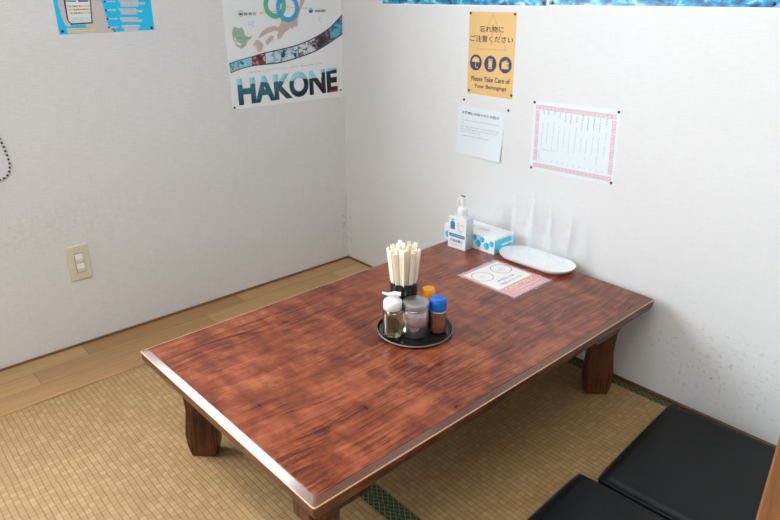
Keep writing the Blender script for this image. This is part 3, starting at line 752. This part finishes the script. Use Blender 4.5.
# HAKONE poster on the left wall
t = thing('travel_poster', 'white travel poster with large HAKONE lettering on the left wall', 'poster', (0, -.547, .759), RLEFT)
quad_sheet([(-.004, .77), (.545, .77), (.5445, 0), (.0035, 0)], M['paper'], t, curl=lambda s, q: .0015*math.sin(3*s)*(1-q))
Z0, Z1 = .0018, .0020
bm = B(); quadp = lambda bm, P: prism(bm, P, Z0, Z1)
for nm in ('honshu', 'shikoku', 'kyushu'): quadp(bm, D[nm])
obj('printed_map', bm, M['map'], t)['label'] = 'pale brown map of islands'
o = obj('printed_map', quadp(B(), D['town']), M['mapgreen'], t); o['label'] = 'pale green map of a town with a white lake'
obj('lake', prism(B(), D['lake'], Z1, Z1+.0002), M['paper'], o)
bm = B(); glyph_marks(bm, .0500, .2555, 9, .0048, z=Z1+.0002); obj('printed_text', bm, M['black'], o)
# interlocked rings
bm = annulus(B(), .2215, .372, .0500, .0305, .0022, .0024)
obj('ring_emblem', bm, M['ringg'], t)['label'] = 'green ring'
bm = annulus(B(), .2790, .3610, .0530, .0345, .0026, .0028)
obj('ring_emblem', bm, M['ringb'], t)['label'] = 'blue ring linked through the green one'
bm = annulus(B(), .2215, .372, .0500, .0305, .0030, .0031, 16, -.75, .05); obj('ring_emblem', bm, M['ringg'], t)['label'] = 'green ring'
bm = B()
for a, b in ((0, 1), (2, 3)):
    p, q = Vector(D['red'][a]), Vector(D['red'][b]); d = (q-p).normalized(); nrm = Vector((-d.y, d.x))*.0007
    prism(bm, [tuple(p-nrm), tuple(q-nrm), tuple(q+nrm), tuple(p+nrm)], .0031, .0032)
disc(bm, *D['red'][0], .0025, .0031, .0033, 12); disc(bm, *D['red'][3], .0025, .0031, .0033, 12)
obj('pointer_line', bm, M['redline'], t)
ic = obj('town_badge', annulus(B(), .0712, .3436, .0098, .0086, Z0, Z1, 24), M['black'], t); ic['label'] = 'round badge with dark mountain shape'
obj('mountain', prism(B(), [(.0640, .3395), (.0690, .3470), (.0715, .3435), (.0740, .3455), (.0785, .3395)], Z0, Z1), M['black'], ic)
text('lettering', '箱 根 町', t, M['ink'], .0850, .3365, .0520, .0105, z=Z0)
ic = obj('town_badge', prism(B(), [(.3883+.010*math.cos(a), .3500+.010*math.sin(a)) for a in [PI+PI*i/16 for i in range(17)]], Z0, Z1), mat('badge_blue', srgb(28, 84, 150)), t); ic['label'] = 'round badge, blue below pale sky'
obj('sky_half', prism(B(), [(.3883+.010*math.cos(a), .3500+.010*math.sin(a)) for a in [PI*i/16 for i in range(17)]], Z0, Z1), M['cyanink'], ic)
obj('green_hill', prism(B(), [(.3885, .3470), (.3940, .3540), (.3975, .3470)], Z1, Z1+.0002), mat('badge_green', srgb(80, 160, 90)), ic)
text('lettering', '洞爺湖町', t, M['ink'], .4075, .3425, .0560, .0100, z=Z0)
bm = B()
for j, n_ in enumerate((4, 3, 4)): glyph_marks(bm, .0985, .3110-j*.0085, n_, .0066, z=Z0, w=.2)
obj('printed_text', bm, M['cyanink'], t); bm = B()
for j, n_ in enumerate((3, 3, 3)): glyph_marks(bm, .4200, .3195-j*.0085, n_, .0066, z=Z0, w=.2)
obj('printed_text', bm, M['cyanink'], t)
bm = B(); glyph_marks(bm, .080, .1285, 42, .0066, z=Z0, gap=1.28, angle=.035); obj('printed_text', bm, M['inkgrey'], t)
# film strip
up, lo = [Vector(p) for p in D['filmdiv']], [Vector(p) for p in D['filmdivb']]
def smooth_line(P):
    out = []
    for i in range(len(P)-1):
        p0, p1, p2, p3 = [P[max(0, min(len(P)-1, i+k))] for k in (-1, 0, 1, 2)]
        for j in range(8):
            q = j/8; out.append(.5*((2*p1)+(p2-p0)*q+(2*p0-5*p1+4*p2-p3)*q*q+(3*p1-p0-3*p2+p3)*q**3))
    return out+[P[-1]]
U, Lw = smooth_line(up), smooth_line(lo)
def strip_mesh(bm, A_, B_, z0, z1):
    for i in range(len(A_)-1): prism(bm, [tuple(B_[i]), tuple(B_[i+1]), tuple(A_[i+1]), tuple(A_[i])], z0, z1)
    return bm
fs = obj('film_strip', strip_mesh(B(), U, Lw, Z0, Z1), M['film'], t); fs['label'] = 'curved black film strip of travel photos'
pal = [[(0, srgb(50, 110, 130)), (.42, srgb(150, 200, 210)), (.55, srgb(60, 120, 80)), (.62, srgb(220, 235, 240))],
       [(0, srgb(40, 110, 150)), (.42, srgb(140, 206, 226)), (.62, srgb(190, 226, 236)), (.68, srgb(196, 74, 56))],
       [(0, srgb(40, 30, 30)), (.42, srgb(92, 50, 44)), (.52, srgb(170, 60, 60)), (.60, srgb(190, 210, 220))],
       [(0, srgb(30, 40, 48)), (.40, srgb(150, 180, 196)), (.50, srgb(200, 222, 232)), (.64, srgb(226, 236, 240))],
       [(0, srgb(26, 34, 40)), (.44, srgb(120, 150, 170)), (.50, srgb(196, 220, 232)), (.66, srgb(226, 236, 240))],
       [(0, srgb(40, 40, 48)), (.40, srgb(120, 110, 124)), (.47, srgb(214, 220, 226)), (.66, srgb(236, 240, 244))],
       [(0, srgb(34, 30, 36)), (.46, srgb(76, 66, 74)), (.56, srgb(150, 130, 134)), (.64, srgb(210, 206, 210))],
       [(0, srgb(40, 110, 140)), (.45, srgb(96, 176, 206)), (.6, srgb(150, 210, 228)), (.7, srgb(190, 226, 236))]]
for i in range(8):
    a = U[i*8:i*8+9]; b = Lw[i*8:i*8+9]
    A_ = [q+(r-q)*.09 for q, r in zip(a, b)]; B_ = [q+(r-q)*.91 for q, r in zip(a, b)]
    if i < 7: A_[-1] = A_[-1]+(A_[-2]-A_[-1])*.25; B_[-1] = B_[-1]+(B_[-2]-B_[-1])*.25
    obj('photo', strip_mesh(B(), A_, B_, Z1, Z1+.0002), m_photo('travel_photo', pal[i], (30, 44, 1), i), fs)
text('lettering', 'HAKONE', t, M['letters'], .0320, .0125, .4800, .1010, z=Z0, bold=.046, rot=.0205)['label'] = 'large letters filled with a photo of lake and hills'
tack('thumb tack at the lower left corner of the travel poster', (.0020, -.5365, .7665), RLEFT); tack('thumb tack at the lower right corner of the travel poster', (.0020, -.0190, .7860), RLEFT)

# cyan information poster, cut by the upper frame edge
t = thing('information_poster', 'bright cyan information poster with a phone picture, upper left', 'poster', (0, -1.114, 1.052), RLEFT)
quad_sheet([(0, .42), (.3025, .42), (.305, .004), (0, 0)], M['cyan'], t)
Y = .0004
obj('printed_shape', prism(B(), D['blob'], Y, Y+.0001), M['blob'], t)['label'] = 'greige blot shape'
obj('printed_shape', prism(B(), D['ybox'], Y+.0002, Y+.0003), M['cream'], t)['label'] = 'cream caption box'
ph = obj('phone_picture', prism(B(), D['phone'], Y+.0002, Y+.0003), M['black'], t); ph['label'] = 'drawing of a phone with white screen'
obj('screen', prism(B(), D['screen'], Y+.0004, Y+.0005), M['screen'], ph)
bm = B(); bm2 = B()
for i in range(3):
    P_ = D['bars'][i*4:i*4+4]; prism(bm, P_, Y+.0006, Y+.0007)
    glyph_marks(bm2, P_[3][0]+.002, P_[3][1]+.0005, 1, .0042, z=Y+.0008); glyph_marks(bm2, P_[3][0]+.014, P_[3][1]+.0003, (5, 9, 5)[i], .0046, z=Y+.0008, gap=1.02, w=.24)
obj('text_bar', bm, M['cream'], ph); obj('printed_text', bm2, M['black'], ph)
bm = B()
for j in range(4): glyph_marks(bm, .0422, .0462-j*.0034, 20, .0027, z=Y+.0006)
obj('header_box', box(B(), .0365, .066, .094, .098, Y+.0006, Y+.0007), M['printblue'], ph); obj('header_box', box(B(), .072, .102, .094, .0985, Y+.0006, Y+.0007), M['navy'], ph)
obj('printed_text', bm, M['printblue'], ph)
bm = B(); glyph_marks(bm, .0285, .0110, 16, .0038, z=Y+.0004); obj('printed_text', bm, M['grey'], t); bm = B(); glyph_marks(bm, .0310, .0045, 22, .0034, z=Y+.0004); obj('printed_text', bm, mat('brown_ink', srgb(176, 120, 70)), t)
bm = B(); bm2 = B(); bm3 = B()
for i in range(4):
    u, v = D['bul'][i]; obj('bullet', disc(B(), u, v, .0030, Y, Y+.0002, 14), M['black'], t)
    (u0, v0), (u1, v1) = D['lab'][2*i:2*i+2]; box(bm2, u0, u1, v1+.001, v0, Y, Y+.0001); glyph_marks(bm3, u0+.001, v1+.0013, 6, .0032, z=Y+.0002)
    (u0, v0), (u1, v1) = D['blk'][2*i:2*i+2]; nl = 3 if i < 2 else 2; hh_ = (v0-v1)/nl
    for j in range(nl):
        ww = (.75, 1.0, .72)[j] if nl == 3 else (.82, 1.0 if i == 2 else .7)[j]; off = .006*min(j, 1)
        box(bm2, u0+off, u0+off+(u1-u0-off)*ww, v0-hh_*(j+1)+.0010, v0-hh_*j, Y, Y+.0001); glyph_marks(bm3, u0+off+.002, v0-hh_*(j+1)+.0018, int((u1-u0-off)*ww/.0042), .0036, z=Y+.0002)
obj('text_panel', bm2, M['labelpale'], t); obj('printed_text', bm3, M['inkgrey'], t)
obj('printed_shape', prism(B(), D['tri'], Y+.0004, Y+.0005), M['greenprint'], t)['label'] = 'small green corner'
tack('thumb tack at the lower left corner of the cyan poster', (.0005, -1.104, 1.061), RLEFT); tack('thumb tack at the lower right corner of the cyan poster', (.0005, -.819, 1.063), RLEFT)

# ------------------------------------------------------------------ condiment tray and what stands on it
TX, TY = 1.174, -.708
tr = thing('condiment_tray', 'round glossy black tray holding the condiments on the table', 'tray', (TX, TY, H))
obj('dish', lathe(B(), [(.088, 0), (.094, .0015), (.0985, .008), (.1000, .0125), (.0985, .0130), (.0955, .0075), (.0925, .0055), (.0, .0055)], 64), M['blackplastic'], tr, smooth=35)
obj('rim_glint', ring_solid(B(), [(.0985, .0070), (.0996, .0070), (.1003, .0105), (.0990, .0105)], 64), M['trayglint'], tr, smooth=True)['label'] = 'painted pale highlight around the rim'
ZB = H+.0056
# chopstick cup
CX, CY = 1.121, -.699
cup = thing('chopstick_cup', 'black cylindrical cup full of disposable chopsticks at the back of tray', 'cup', (CX, CY, ZB))
obj('body', ring_solid(B(), [(.0345, 0), (.0360, .002), (.0360, .119), (.0355, .121), (.0325, .121), (.0320, .119), (.0320, .004), (.0300, .0035), (.0001, .0035), (.0001, 0)], 40), M['blackplastic'], cup, smooth=40)
def chopstick_mesh():
    bm = B(); L = .205
    for s in (-1, 1):
        rings = []
        for z, w_, d_ in ((0, .0030, .0030), (.004, .0036, .0036), (.14, .0052, .0046), (L-.002, .0057, .0048), (L, .0052, .0044)):
            x0, x1 = (0.0003, w_) if s > 0 else (-w_, -0.0003)
            rings.append([(x0, -d_/2, z), (x1, -d_/2, z), (x1, d_/2, z), (x0, d_/2, z)])
        loft(bm, rings)
    box(bm, -.0004, .0004, -.0020, .0020, .14, L-.004)
    return bm
cs = None
spots = [(0, 0)]+[(.0095, 2*PI*i/6+.3) for i in range(6)]+[(.0190, 2*PI*i/11+.1) for i in range(11)]+[(.0262, 2*PI*i/11+.37) for i in range(11)]
for i, (r, a) in enumerate(spots):
    f = r/.0262
    bx, by = r*.78*math.cos(a), r*.78*math.sin(a)                     # foot inside the cup
    tx, ty = bx*1.0+.0205*f*math.cos(a)+random.uniform(-.002, .002), by+.0205*f*math.sin(a)+random.uniform(-.002, .002)
    d = Vector((tx, ty, .19)).normalized(); d = Vector((tx-0*bx, ty-0*by, .19)).normalized()
    d = Vector((.0205*f*math.cos(a)+random.uniform(-.002, .002), .0205*f*math.sin(a)+random.uniform(-.002, .002), .20)).normalized()
    q = d.to_track_quat('Z', 'Y').to_matrix() @ Matrix.Rotation(random.uniform(0, PI), 3, 'Z')
    z0 = ZB+.0045+random.uniform(0, .014)-(.022 if (a % (2*PI)) > 4.6 and (a % (2*PI)) < 5.9 and f > .9 else 0)*0
    loc = (CX+bx, CY+by, z0)
    if cs is None:
        cs = obj('chopstick_pair', chopstick_mesh(), M['wood_stick']); cs.rotation_mode = 'XYZ'
        tag(cs, 'pale unsplit disposable chopstick pair standing in the black cup', 'chopsticks', 'disposable chopsticks in the black cup'); c = cs
    else: c = cs.copy(); col.objects.link(c)
    c.location = loc; c.rotation_euler = q.to_euler()
# oil / vinegar bottle
t = thing('sauce_bottle', 'small clear bottle of pale yellow liquid with white flip cap', 'bottle', (1.158, -.773, ZB))
obj('body', ring_solid(B(), [(.0245, 0), (.0262, .003), (.0262, .068), (.0235, .078), (.0200, .083), (.0190, .083), (.0225, .077), (.0250, .067), (.0250, .004), (.0001, .003), (.0001, 0)], 36), M['jarclear'], t, smooth=40)
obj('liquid', lathe(B(), [(.0235, .0045), (.0246, .006), (.0246, .064), (.0, .064)], 36), M['oil'], t, smooth=40)['label'] = 'pale yellow liquid'
cp = obj('cap', lathe(B(), [(.0225, .078), (.0245, .080), (.0245, .094), (.0232, .1005), (.0190, .1045), (.0, .1055)], 36), M['white'], t, smooth=50)
lv = Matrix.Rotation(math.radians(44), 4, 'Z')
bm = B(); loft(bm, [[Vector(lv @ Vector((x, y*w_, z+dz))) for (y, dz) in ((-1, 0), (1, 0), (1, .005), (-1, .005))] for x, w_, z in ((-.027, .0040, .1190), (-.012, .0055, .1150), (.004, .0085, .1180), (.021, .0095, .1160))])
box(bm, -.008, .016, -.007, .007, .104, .117, lv)
obj('flip_spout', bm, M['white'], cp, bevel=(.0015, 2))
# shaker
t = thing('metal_shaker', 'stainless steel shaker with pierced lid at the front of tray', 'shaker', (1.191, -.722, ZB))
obj('body', lathe(B(), [(.0320, 0), (.0335, .002), (.0335, .069), (.0325, .071), (.0325, .074)], 48), M['steel'], t, smooth=40)
ld = obj('lid', lathe(B(), [(.0345, .074), (.0358, .075), (.0358, .0775), (.0345, .0785), (.0350, .0795), (.0358, .0805), (.0358, .0905), (.0345, .0935), (.0300, .0965), (.0150, .0985), (.0, .0990)], 48), M['lidsteel'], t, smooth=30)
bm = B()
for k, (r, n_) in enumerate(((0, 1), (.006, 6), (.012, 10), (.018, 14))):
    for i in range(n_):
        a = 2*PI*i/n_+k*.3; zz = .0990-.0006*(r/.006)
        disc(bm, r*math.cos(a), r*math.sin(a), .0012, zz-.001, zz+.0004, 10)
obj('pierced_holes', bm, M['steeldark'], ld)
em = Matrix.Rotation(math.atan2(-1.04, 1.04)-.1, 4, 'Z') @ Matrix.Translation((.0335, 0, .034)) @ Matrix.Rotation(PI/2, 4, 'Y')
bm = annulus(B(), 0, 0, .0125, .0112, -.003, .0003, 32); annulus(bm, 0, 0, .0070, .0060, -.002, .0003, 24); bm.transform(em)
obj('emblem', bm, M['steel'], t)['label'] = 'round embossed mark'
# spice jars
def spice(name, label, x, y, r, capm, hcap, full, sc_=1.0):
    t = thing(name, label, 'spice jar', (x, y, ZB))
    z = .062*sc_
    obj('jar', ring_solid(B(), [(r-.002, 0), (r, .002), (r, z-.008), (r-.002, z-.002), (r-.002, z+.004), (r-.0035, z+.004), (r-.0035, z-.003), (r-.0015, z-.009), (r-.0015, .004), (.0001, .003), (.0001, 0)], 32), M['jarclear'], t, smooth=40)
    obj('spice', lathe(B(), [(r-.0020, .0040), (r-.0017, .006), (r-.0017, full), (0, full+.001)], 32), M['spice'], t, smooth=40)['label'] = 'red brown powder'
    obj('neck_ring', ring_solid(B(), [(r-.0025, z-.001), (r, z-.001), (r, z+.003), (r-.0025, z+.003)], 32), M['cream'], t)
    bm = B(); seg = 48
    prof = [(r-.0012, z+.003), (r+.0008, z+.004), (r+.0008, z+hcap*.55), (r-.0008, z+hcap*.9), (r-.0025, z+hcap), (.0, z+hcap)]
    loft(bm, [[((q+(.0004 if i % 2 and 1 <= k <= 2 else 0))*math.cos(2*PI*i/seg), (q+(.0004 if i % 2 and 1 <= k <= 2 else 0))*math.sin(2*PI*i/seg), zz) for i in range(seg)] for k, (q, zz) in enumerate(prof)])
    c_ = obj('cap', bm, capm, t, smooth=35)
    bm = B()
    for i in range(7):
        a = 2*PI*i/6; rr = 0 if i == 6 else .0085
        disc(bm, rr*math.cos(a), rr*math.sin(a), .0016, z+hcap-.001, z+hcap+.0003, 10)
    obj('sifter_holes', bm, M['steeldark'] if capm is M['blueplastic'] else capm, c_)
spice('spice_jar', 'clear jar of red brown spice with ribbed blue cap, right on tray', 1.222, -.671, .0215, M['blueplastic'], .036, .048)
spice('spice_jar', 'spice jar with orange cap behind the shaker on the tray', 1.171, -.656, .0185, M['orangeplastic'], .034, .045, 1.12)

# ------------------------------------------------------------------ laminated card lying on the table (reads from the right side)
t = thing('payment_card', 'laminated pink and white payment notice lying flat on the table', 'card', (1.233, -.355, H+.0002), (0, 0, PI/2))
# local x = +y of the room, local y = -x of the room
quad_sheet([(0, .231), (.196, .234), (.198, 0), (0, 0)], M['lam'], t, th=.0004, name='laminate')
obj('sheet', box(B(), .006, .192, .006, .226, .0005, .0007), M['cardpink'], t)
obj('white_panel', prism(B(), [(.014, .068), (.184, .072), (.184, .214), (.014, .212)], .0008, .0009), M['cardwhite'], t)
for k, u in enumerate((.052, .146)):
    ic = obj('round_symbol', annulus(B(), u, .166, .036, .0332, .0010, .0011, 40), M['cardred'], t); ic['label'] = 'thin red circle with faint picture inside'
    bm = B(); glyph_marks(bm, u-.017, .158+.005, 5, .0066, z=.0010); glyph_marks(bm, u-.012, .154, 4, .0056, z=.0010)
    obj('picture', bm, M['inkpale'] if k == 0 else M['printblue'], ic)
text('lettering', 'お支払いは', t, M['inkgrey'], .060, .104, .080, .0125, z=.0010); text('lettering', '現金のみです', t, M['cardred'], .048, .082, .105, .0125, z=.0010)
text('lettering', 'CASH ONLY', t, M['cardyellow'], .030, .046, .136, .0170, z=.0009, bold=.01)['label'] = 'cream yellow capitals'
bm = B(); glyph_marks(bm, .052, .030, 14, .0085, z=.0009, gap=1.0); glyph_marks(bm, .062, .0135, 13, .0085, z=.0009, gap=1.0); obj('printed_text', bm, M['cardwhite'], t)

# ------------------------------------------------------------------ sanitiser bottle
t = thing('sanitizer_bottle', 'white pump bottle of hand sanitizer with blue print in front of tissue box', 'bottle', (.846, -.158, H+.0002), (0, 0, math.radians(3)))
def rr(sx, sy, z, rad=.008, k=4):
    out = []
    for cx_, cy_, a0 in ((sx-rad, sy-rad, 0), (-sx+rad, sy-rad, PI/2), (-sx+rad, -sy+rad, PI), (sx-rad, -sy+rad, 1.5*PI)):
        for j in range(k+1): a = a0+PI/2*j/k; out.append((cx_+rad*math.cos(a), cy_+rad*math.sin(a), z))
    return out
obj('body', loft(B(), [rr(.035, .021, 0), rr(.037, .023, .004), rr(.037, .023, .100), rr(.033, .020, .113), rr(.016, .014, .122, .010)]), M['cloudy'], t, smooth=35)['label'] = 'translucent bluish white body'
lb = obj('front_label', box(B(), -.0395, .0395, -.0262, -.0238, .001, .117), M['white'], t, bevel=(.0006, 1))
fm = Matrix.Translation((-.0395, -.0263, 0)) @ Matrix.Rotation(PI/2, 4, 'X')
bm = B(); prism(bm, [(.010, .070), (.030, .070), (.030, .094), (.025, .099), (.0215, .100), (.0215, .104), (.026, .104), (.026, .107), (.012, .107), (.012, .1045), (.0185, .104), (.0185, .100), (.015, .099), (.010, .094)], 0, .0003, fm)
prism(bm, [(.008, .043), (.072, .043), (.075, .047), (.075, .051), (.072, .055), (.008, .055), (.005, .051), (.005, .047)], 0, .0003, fm)
obj('printed_symbol', bm, M['printblue'], lb)['label'] = 'blue bottle symbol and blue text bar'
bm = B(); annulus(bm, .058, .080, .012, .0108, 0, .0003, 24, .6, 5.4); annulus(bm, .052, .072, .009, .0080, 0, .0003, 24, 3.3, 6.2); disc(bm, .043, .094, .0022, 0, .0003, 12); disc(bm, .041, .086, .0015, 0, .0003, 12); bm.transform(fm)
obj('printed_symbol', bm, M['printblue'], lb)['label'] = 'line drawing of hands'
o = text('lettering', '手指消毒に', lb, M['printblue'], 0, 0, .056, .0115, z=0, bold=.02); o.data.transform(fm @ Matrix.Translation((.010, .024, 0)))
bm = B(); glyph_marks(bm, .014, .013, 10, .0052, z=0); bm.transform(fm); obj('printed_text', bm, M['printblue'], lb)
bm = B(); glyph_marks(bm, .012, .0465, 11, .0050, z=.0003, w=.2); bm.transform(fm); obj('printed_text', bm, M['white'], lb)
pm = obj('pump', lathe(B(), [(.0165, .121), (.0170, .123), (.0170, .140), (.0150, .146), (.0085, .150), (.0065, .151), (.0065, .164), (.0090, .166), (.0095, .180), (.0080, .184), (.0, .185)], 32), M['white'], t, smooth=35)
obj('nozzle', tube(B(), [(.0, 0, .178), (-.010, -.002, .179), (-.0165, -.003, .174), (-.0195, -.0035, .164), (-.0195, -.0035, .150)], [.006, .0055, .005, .0042, .0036], 12), M['white'], pm, smooth=True)
obj('pump_top', lathe(B(), [(.0105, .184), (.0118, .185), (.0118, .187), (.0, .1875)], 24), M['white'], pm, smooth=35)
obj('top_mark', box(B(), -.0085, .0085, -.0045, .0045, .1868, .1879), M['black'], pm, bevel=(.002, 1))['label'] = 'dark mark on top of the pump'

# ------------------------------------------------------------------ tissue box
t = thing('tissue_box', 'white tissue box with cyan drops and a cyan end by the wall', 'tissue box', (.857, -.0785, H), (0, 0, math.radians(0.5)))
SX, SY, SZ = .1165, .054, .057
obj('carton', box(B(), -SX, SX, -SY, SY, 0, SZ), M['boxwhite'], t, bevel=(.0012, 2))
obj('end_panel', box(B(), SX-.0002, SX+.0004, -SY+.0015, SY-.0015, .0015, SZ-.007), M['boxcyan'], t)['label'] = 'cyan end of the box'
obj('white_stripe', box(B(), SX+.0004, SX+.0007, -SY+.040, SY-.004, .024, .031), M['boxwhite'], t)
bm = B(); bm2 = B(); fmx = Matrix.Translation((0, -SY, 0)) @ Matrix.Rotation(PI/2, 4, 'X')
random.seed(3)
for i, (u, v, r) in enumerate([(.103, .036, .010), (.082, .023, .012), (.062, .042, .0095), (.045, .024, .0125), (.028, .042, .0095), (.008, .022, .012), (-.012, .042, .0095), (-.03, .024, .012), (-.052, .042, .0095), (-.068, .022, .012), (-.088, .041, .0095), (-.100, .020, .012)]):
    for b_, a0, m_ in ((bm, PI/2, 0), (bm2, -PI/2, 0)):
        pts = []
        for j in range(17):
            a = a0+PI*j/16; x_ = r*math.cos(a); y_ = r*math.sin(a)*1.1
            pts.append((u+x_, v+y_))
        if max(p[0] for p in pts) < SX and u+r < SX+.002: prism(b_, pts, 0, .0003, fmx)
obj('drop_print', bm, M['boxcyan'], t)['label'] = 'row of pale cyan drop halves'; obj('drop_print', bm2, M['boxcyan2'], t)['label'] = 'row of deeper cyan drop halves'
bm = prism(B(), [(.055*math.cos(a)*(1), .020*math.sin(a)) for a in [2*PI*i/40 for i in range(40)]], SZ, SZ+.0004); obj('opening', bm, mat('film_pale', srgb(226, 230, 233), .3), t)
obj('slit', tube(B(), [(-.056, .004, SZ+.0008), (-.044, -.004, SZ+.0012), (-.036, .001, SZ+.0010), (-.020, -.002, SZ+.0008)], [.0008, .0022, .0012, .0006], 8), M['steeldark'], t)['label'] = 'dark torn edge of the opening'
obj('film_fold', tube(B(), [(.010, -.006, SZ+.0006), (.030, -.004, SZ+.0010), (.046, .002, SZ+.0010), (.038, .012, SZ+.0006)], .0009, 8), M['inkpale'], t)
# ------------------------------------------------------------------ tray of tumblers
t = thing('cup_tray', 'white oval tray holding stacked clear tumblers against the back wall', 'tray', (1.111, -.0785, H), (0, 0, math.radians(1.5)))
def stad(hx, hy, z, k=16):
    out = []
    for s in (1, -1):
        for j in range(k+1):
            a = -PI/2*s+PI*j/k if s > 0 else PI/2+PI*j/k
            out.append((s*(hx-hy)+hy*math.cos(a), hy*math.sin(a), z))
    return out
obj('dish', loft(B(), [stad(.120, .052, 0), stad(.129, .060, .004), stad(.137, .0675, .014), stad(.1375, .068, .0165), stad(.135, .0655, .0165), stad(.127, .058, .008), stad(.117, .050, .0055)]), M['melamine'], t, smooth=50)
cupm = None
def cup_mesh():
    bm = B(); seg = 64; prof = [(.0265, 0), (.0280, .001), (.0290, .004), (.0352, .088), (.0372, .108), (.0376, .110), (.0366, .110), (.0361, .108), (.0341, .088), (.0280, .006), (.0001, .005), (.0001, 0)]
    R = []
    for k, (r, z) in enumerate(prof):
        row = []
        for i in range(seg):
            f = .0005*(1 if i % 4 < 2 else -1) if 2 <= k <= 3 else 0
            row.append(bm.verts.new(((r+f)*math.cos(2*PI*i/seg), (r+f)*math.sin(2*PI*i/seg), z)))
        R.append(row)
    for j in range(len(R)):
        a, b = R[j], R[(j+1) % len(R)]
        for i in range(seg): bm.faces.new((a[i], a[(i+1) % seg], b[(i+1) % seg], b[i]))
    return bm
names = ['bottom', 'second', 'third', 'top']
for (x, y, n_, st, where) in ((1.035, -.070, 4, .036, 'tallest stack, beside the tissue box'), (1.1075, -.072, 3, .035, 'middle stack on the tray'), (1.1800, -.070, 3, .032, 'stack at the right end of the tray')):
    for k in range(n_):
        lev = 'lowest' if k == 0 else ('topmost' if k == n_-1 else ('second from below' if k == 1 else 'second from the top'))
        lab = 'clear plastic tumbler, %s of the %s' % (lev, where)
        if cupm is None: cupm = obj('tumbler', cup_mesh(), M['tumbler'], smooth=35); c = cupm; tag(c, lab, 'tumbler', 'clear tumblers stacked on the white tray')
        else: c = cupm.copy(); col.objects.link(c); c['label'] = lab
        c.location = (x, y, H+.0060+k*st)

# ------------------------------------------------------------------ ceiling light (real fixture above the room)
for (lx, ly) in ((1.9, -1.9),):
    t = thing('ceiling_light', 'white rectangular ceiling light above the room', 'ceiling light', (lx, ly, RZ))
    obj('housing', box(B(), -.65, .65, -.16, .16, -.05, 0), M['white'], t, bevel=(.004, 1))
    obj('diffuser', box(B(), -.63, .63, -.14, .14, -.072, -.05), M['lamp'], t, bevel=(.006, 2))

# ------------------------------------------------------------------ daylight through the window, sky, camera
def area(name, loc, rot, sx, sy, power, color):
    l = bpy.data.lights.new(name, 'AREA'); l.shape = 'RECTANGLE'; l.size = sx; l.size_y = sy; l.energy = power; l.color = color
    o = bpy.data.objects.new(name, l); col.objects.link(o); o.location = loc; o.rotation_euler = rot; return o
area('window_daylight', (-.115, (WY0+WY1)/2, (WZ0+WZ1)/2), (0, -PI/2, 0), WZ1-WZ0-.02, WY1-WY0-.02, 70, (0.88, 0.945, 1.0))
wd = bpy.data.worlds.new('sky'); sc.world = wd; wd.use_nodes = True
bg = wd.node_tree.nodes['Background']; bg.inputs['Color'].default_value = (0.80, 0.90, 1.0, 1); bg.inputs['Strength'].default_value = 1.0

cam = bpy.data.cameras.new('camera'); co = bpy.data.objects.new('camera', cam); col.objects.link(co); sc.camera = co
cam.sensor_fit = 'HORIZONTAL'; cam.sensor_width = 36.0; cam.lens = 636.91/780*36; cam.clip_start = .02
yaw, pit = 2.40333343, 0.393898509
Fv = Vector((math.cos(pit)*math.cos(yaw), math.cos(pit)*math.sin(yaw), -math.sin(pit)))
co.location = (2.23637, -1.763764, 1.164599); co.rotation_euler = Fv.to_track_quat('-Z', 'Y').to_euler()
vs = sc.view_settings
sc.display_settings.display_device = 'sRGB'
vs.view_transform = 'Standard'; vs.look = 'None'; vs.gamma = 1; vs.use_curve_mapping = False; vs.exposure = 0.95
sc.cycles.use_denoising = True; sc.cycles.max_bounces = 12; sc.cycles.transparent_max_bounces = 48; sc.cycles.diffuse_bounces = 6
sc.cycles.caustics_reflective = False; sc.cycles.caustics_refractive = False
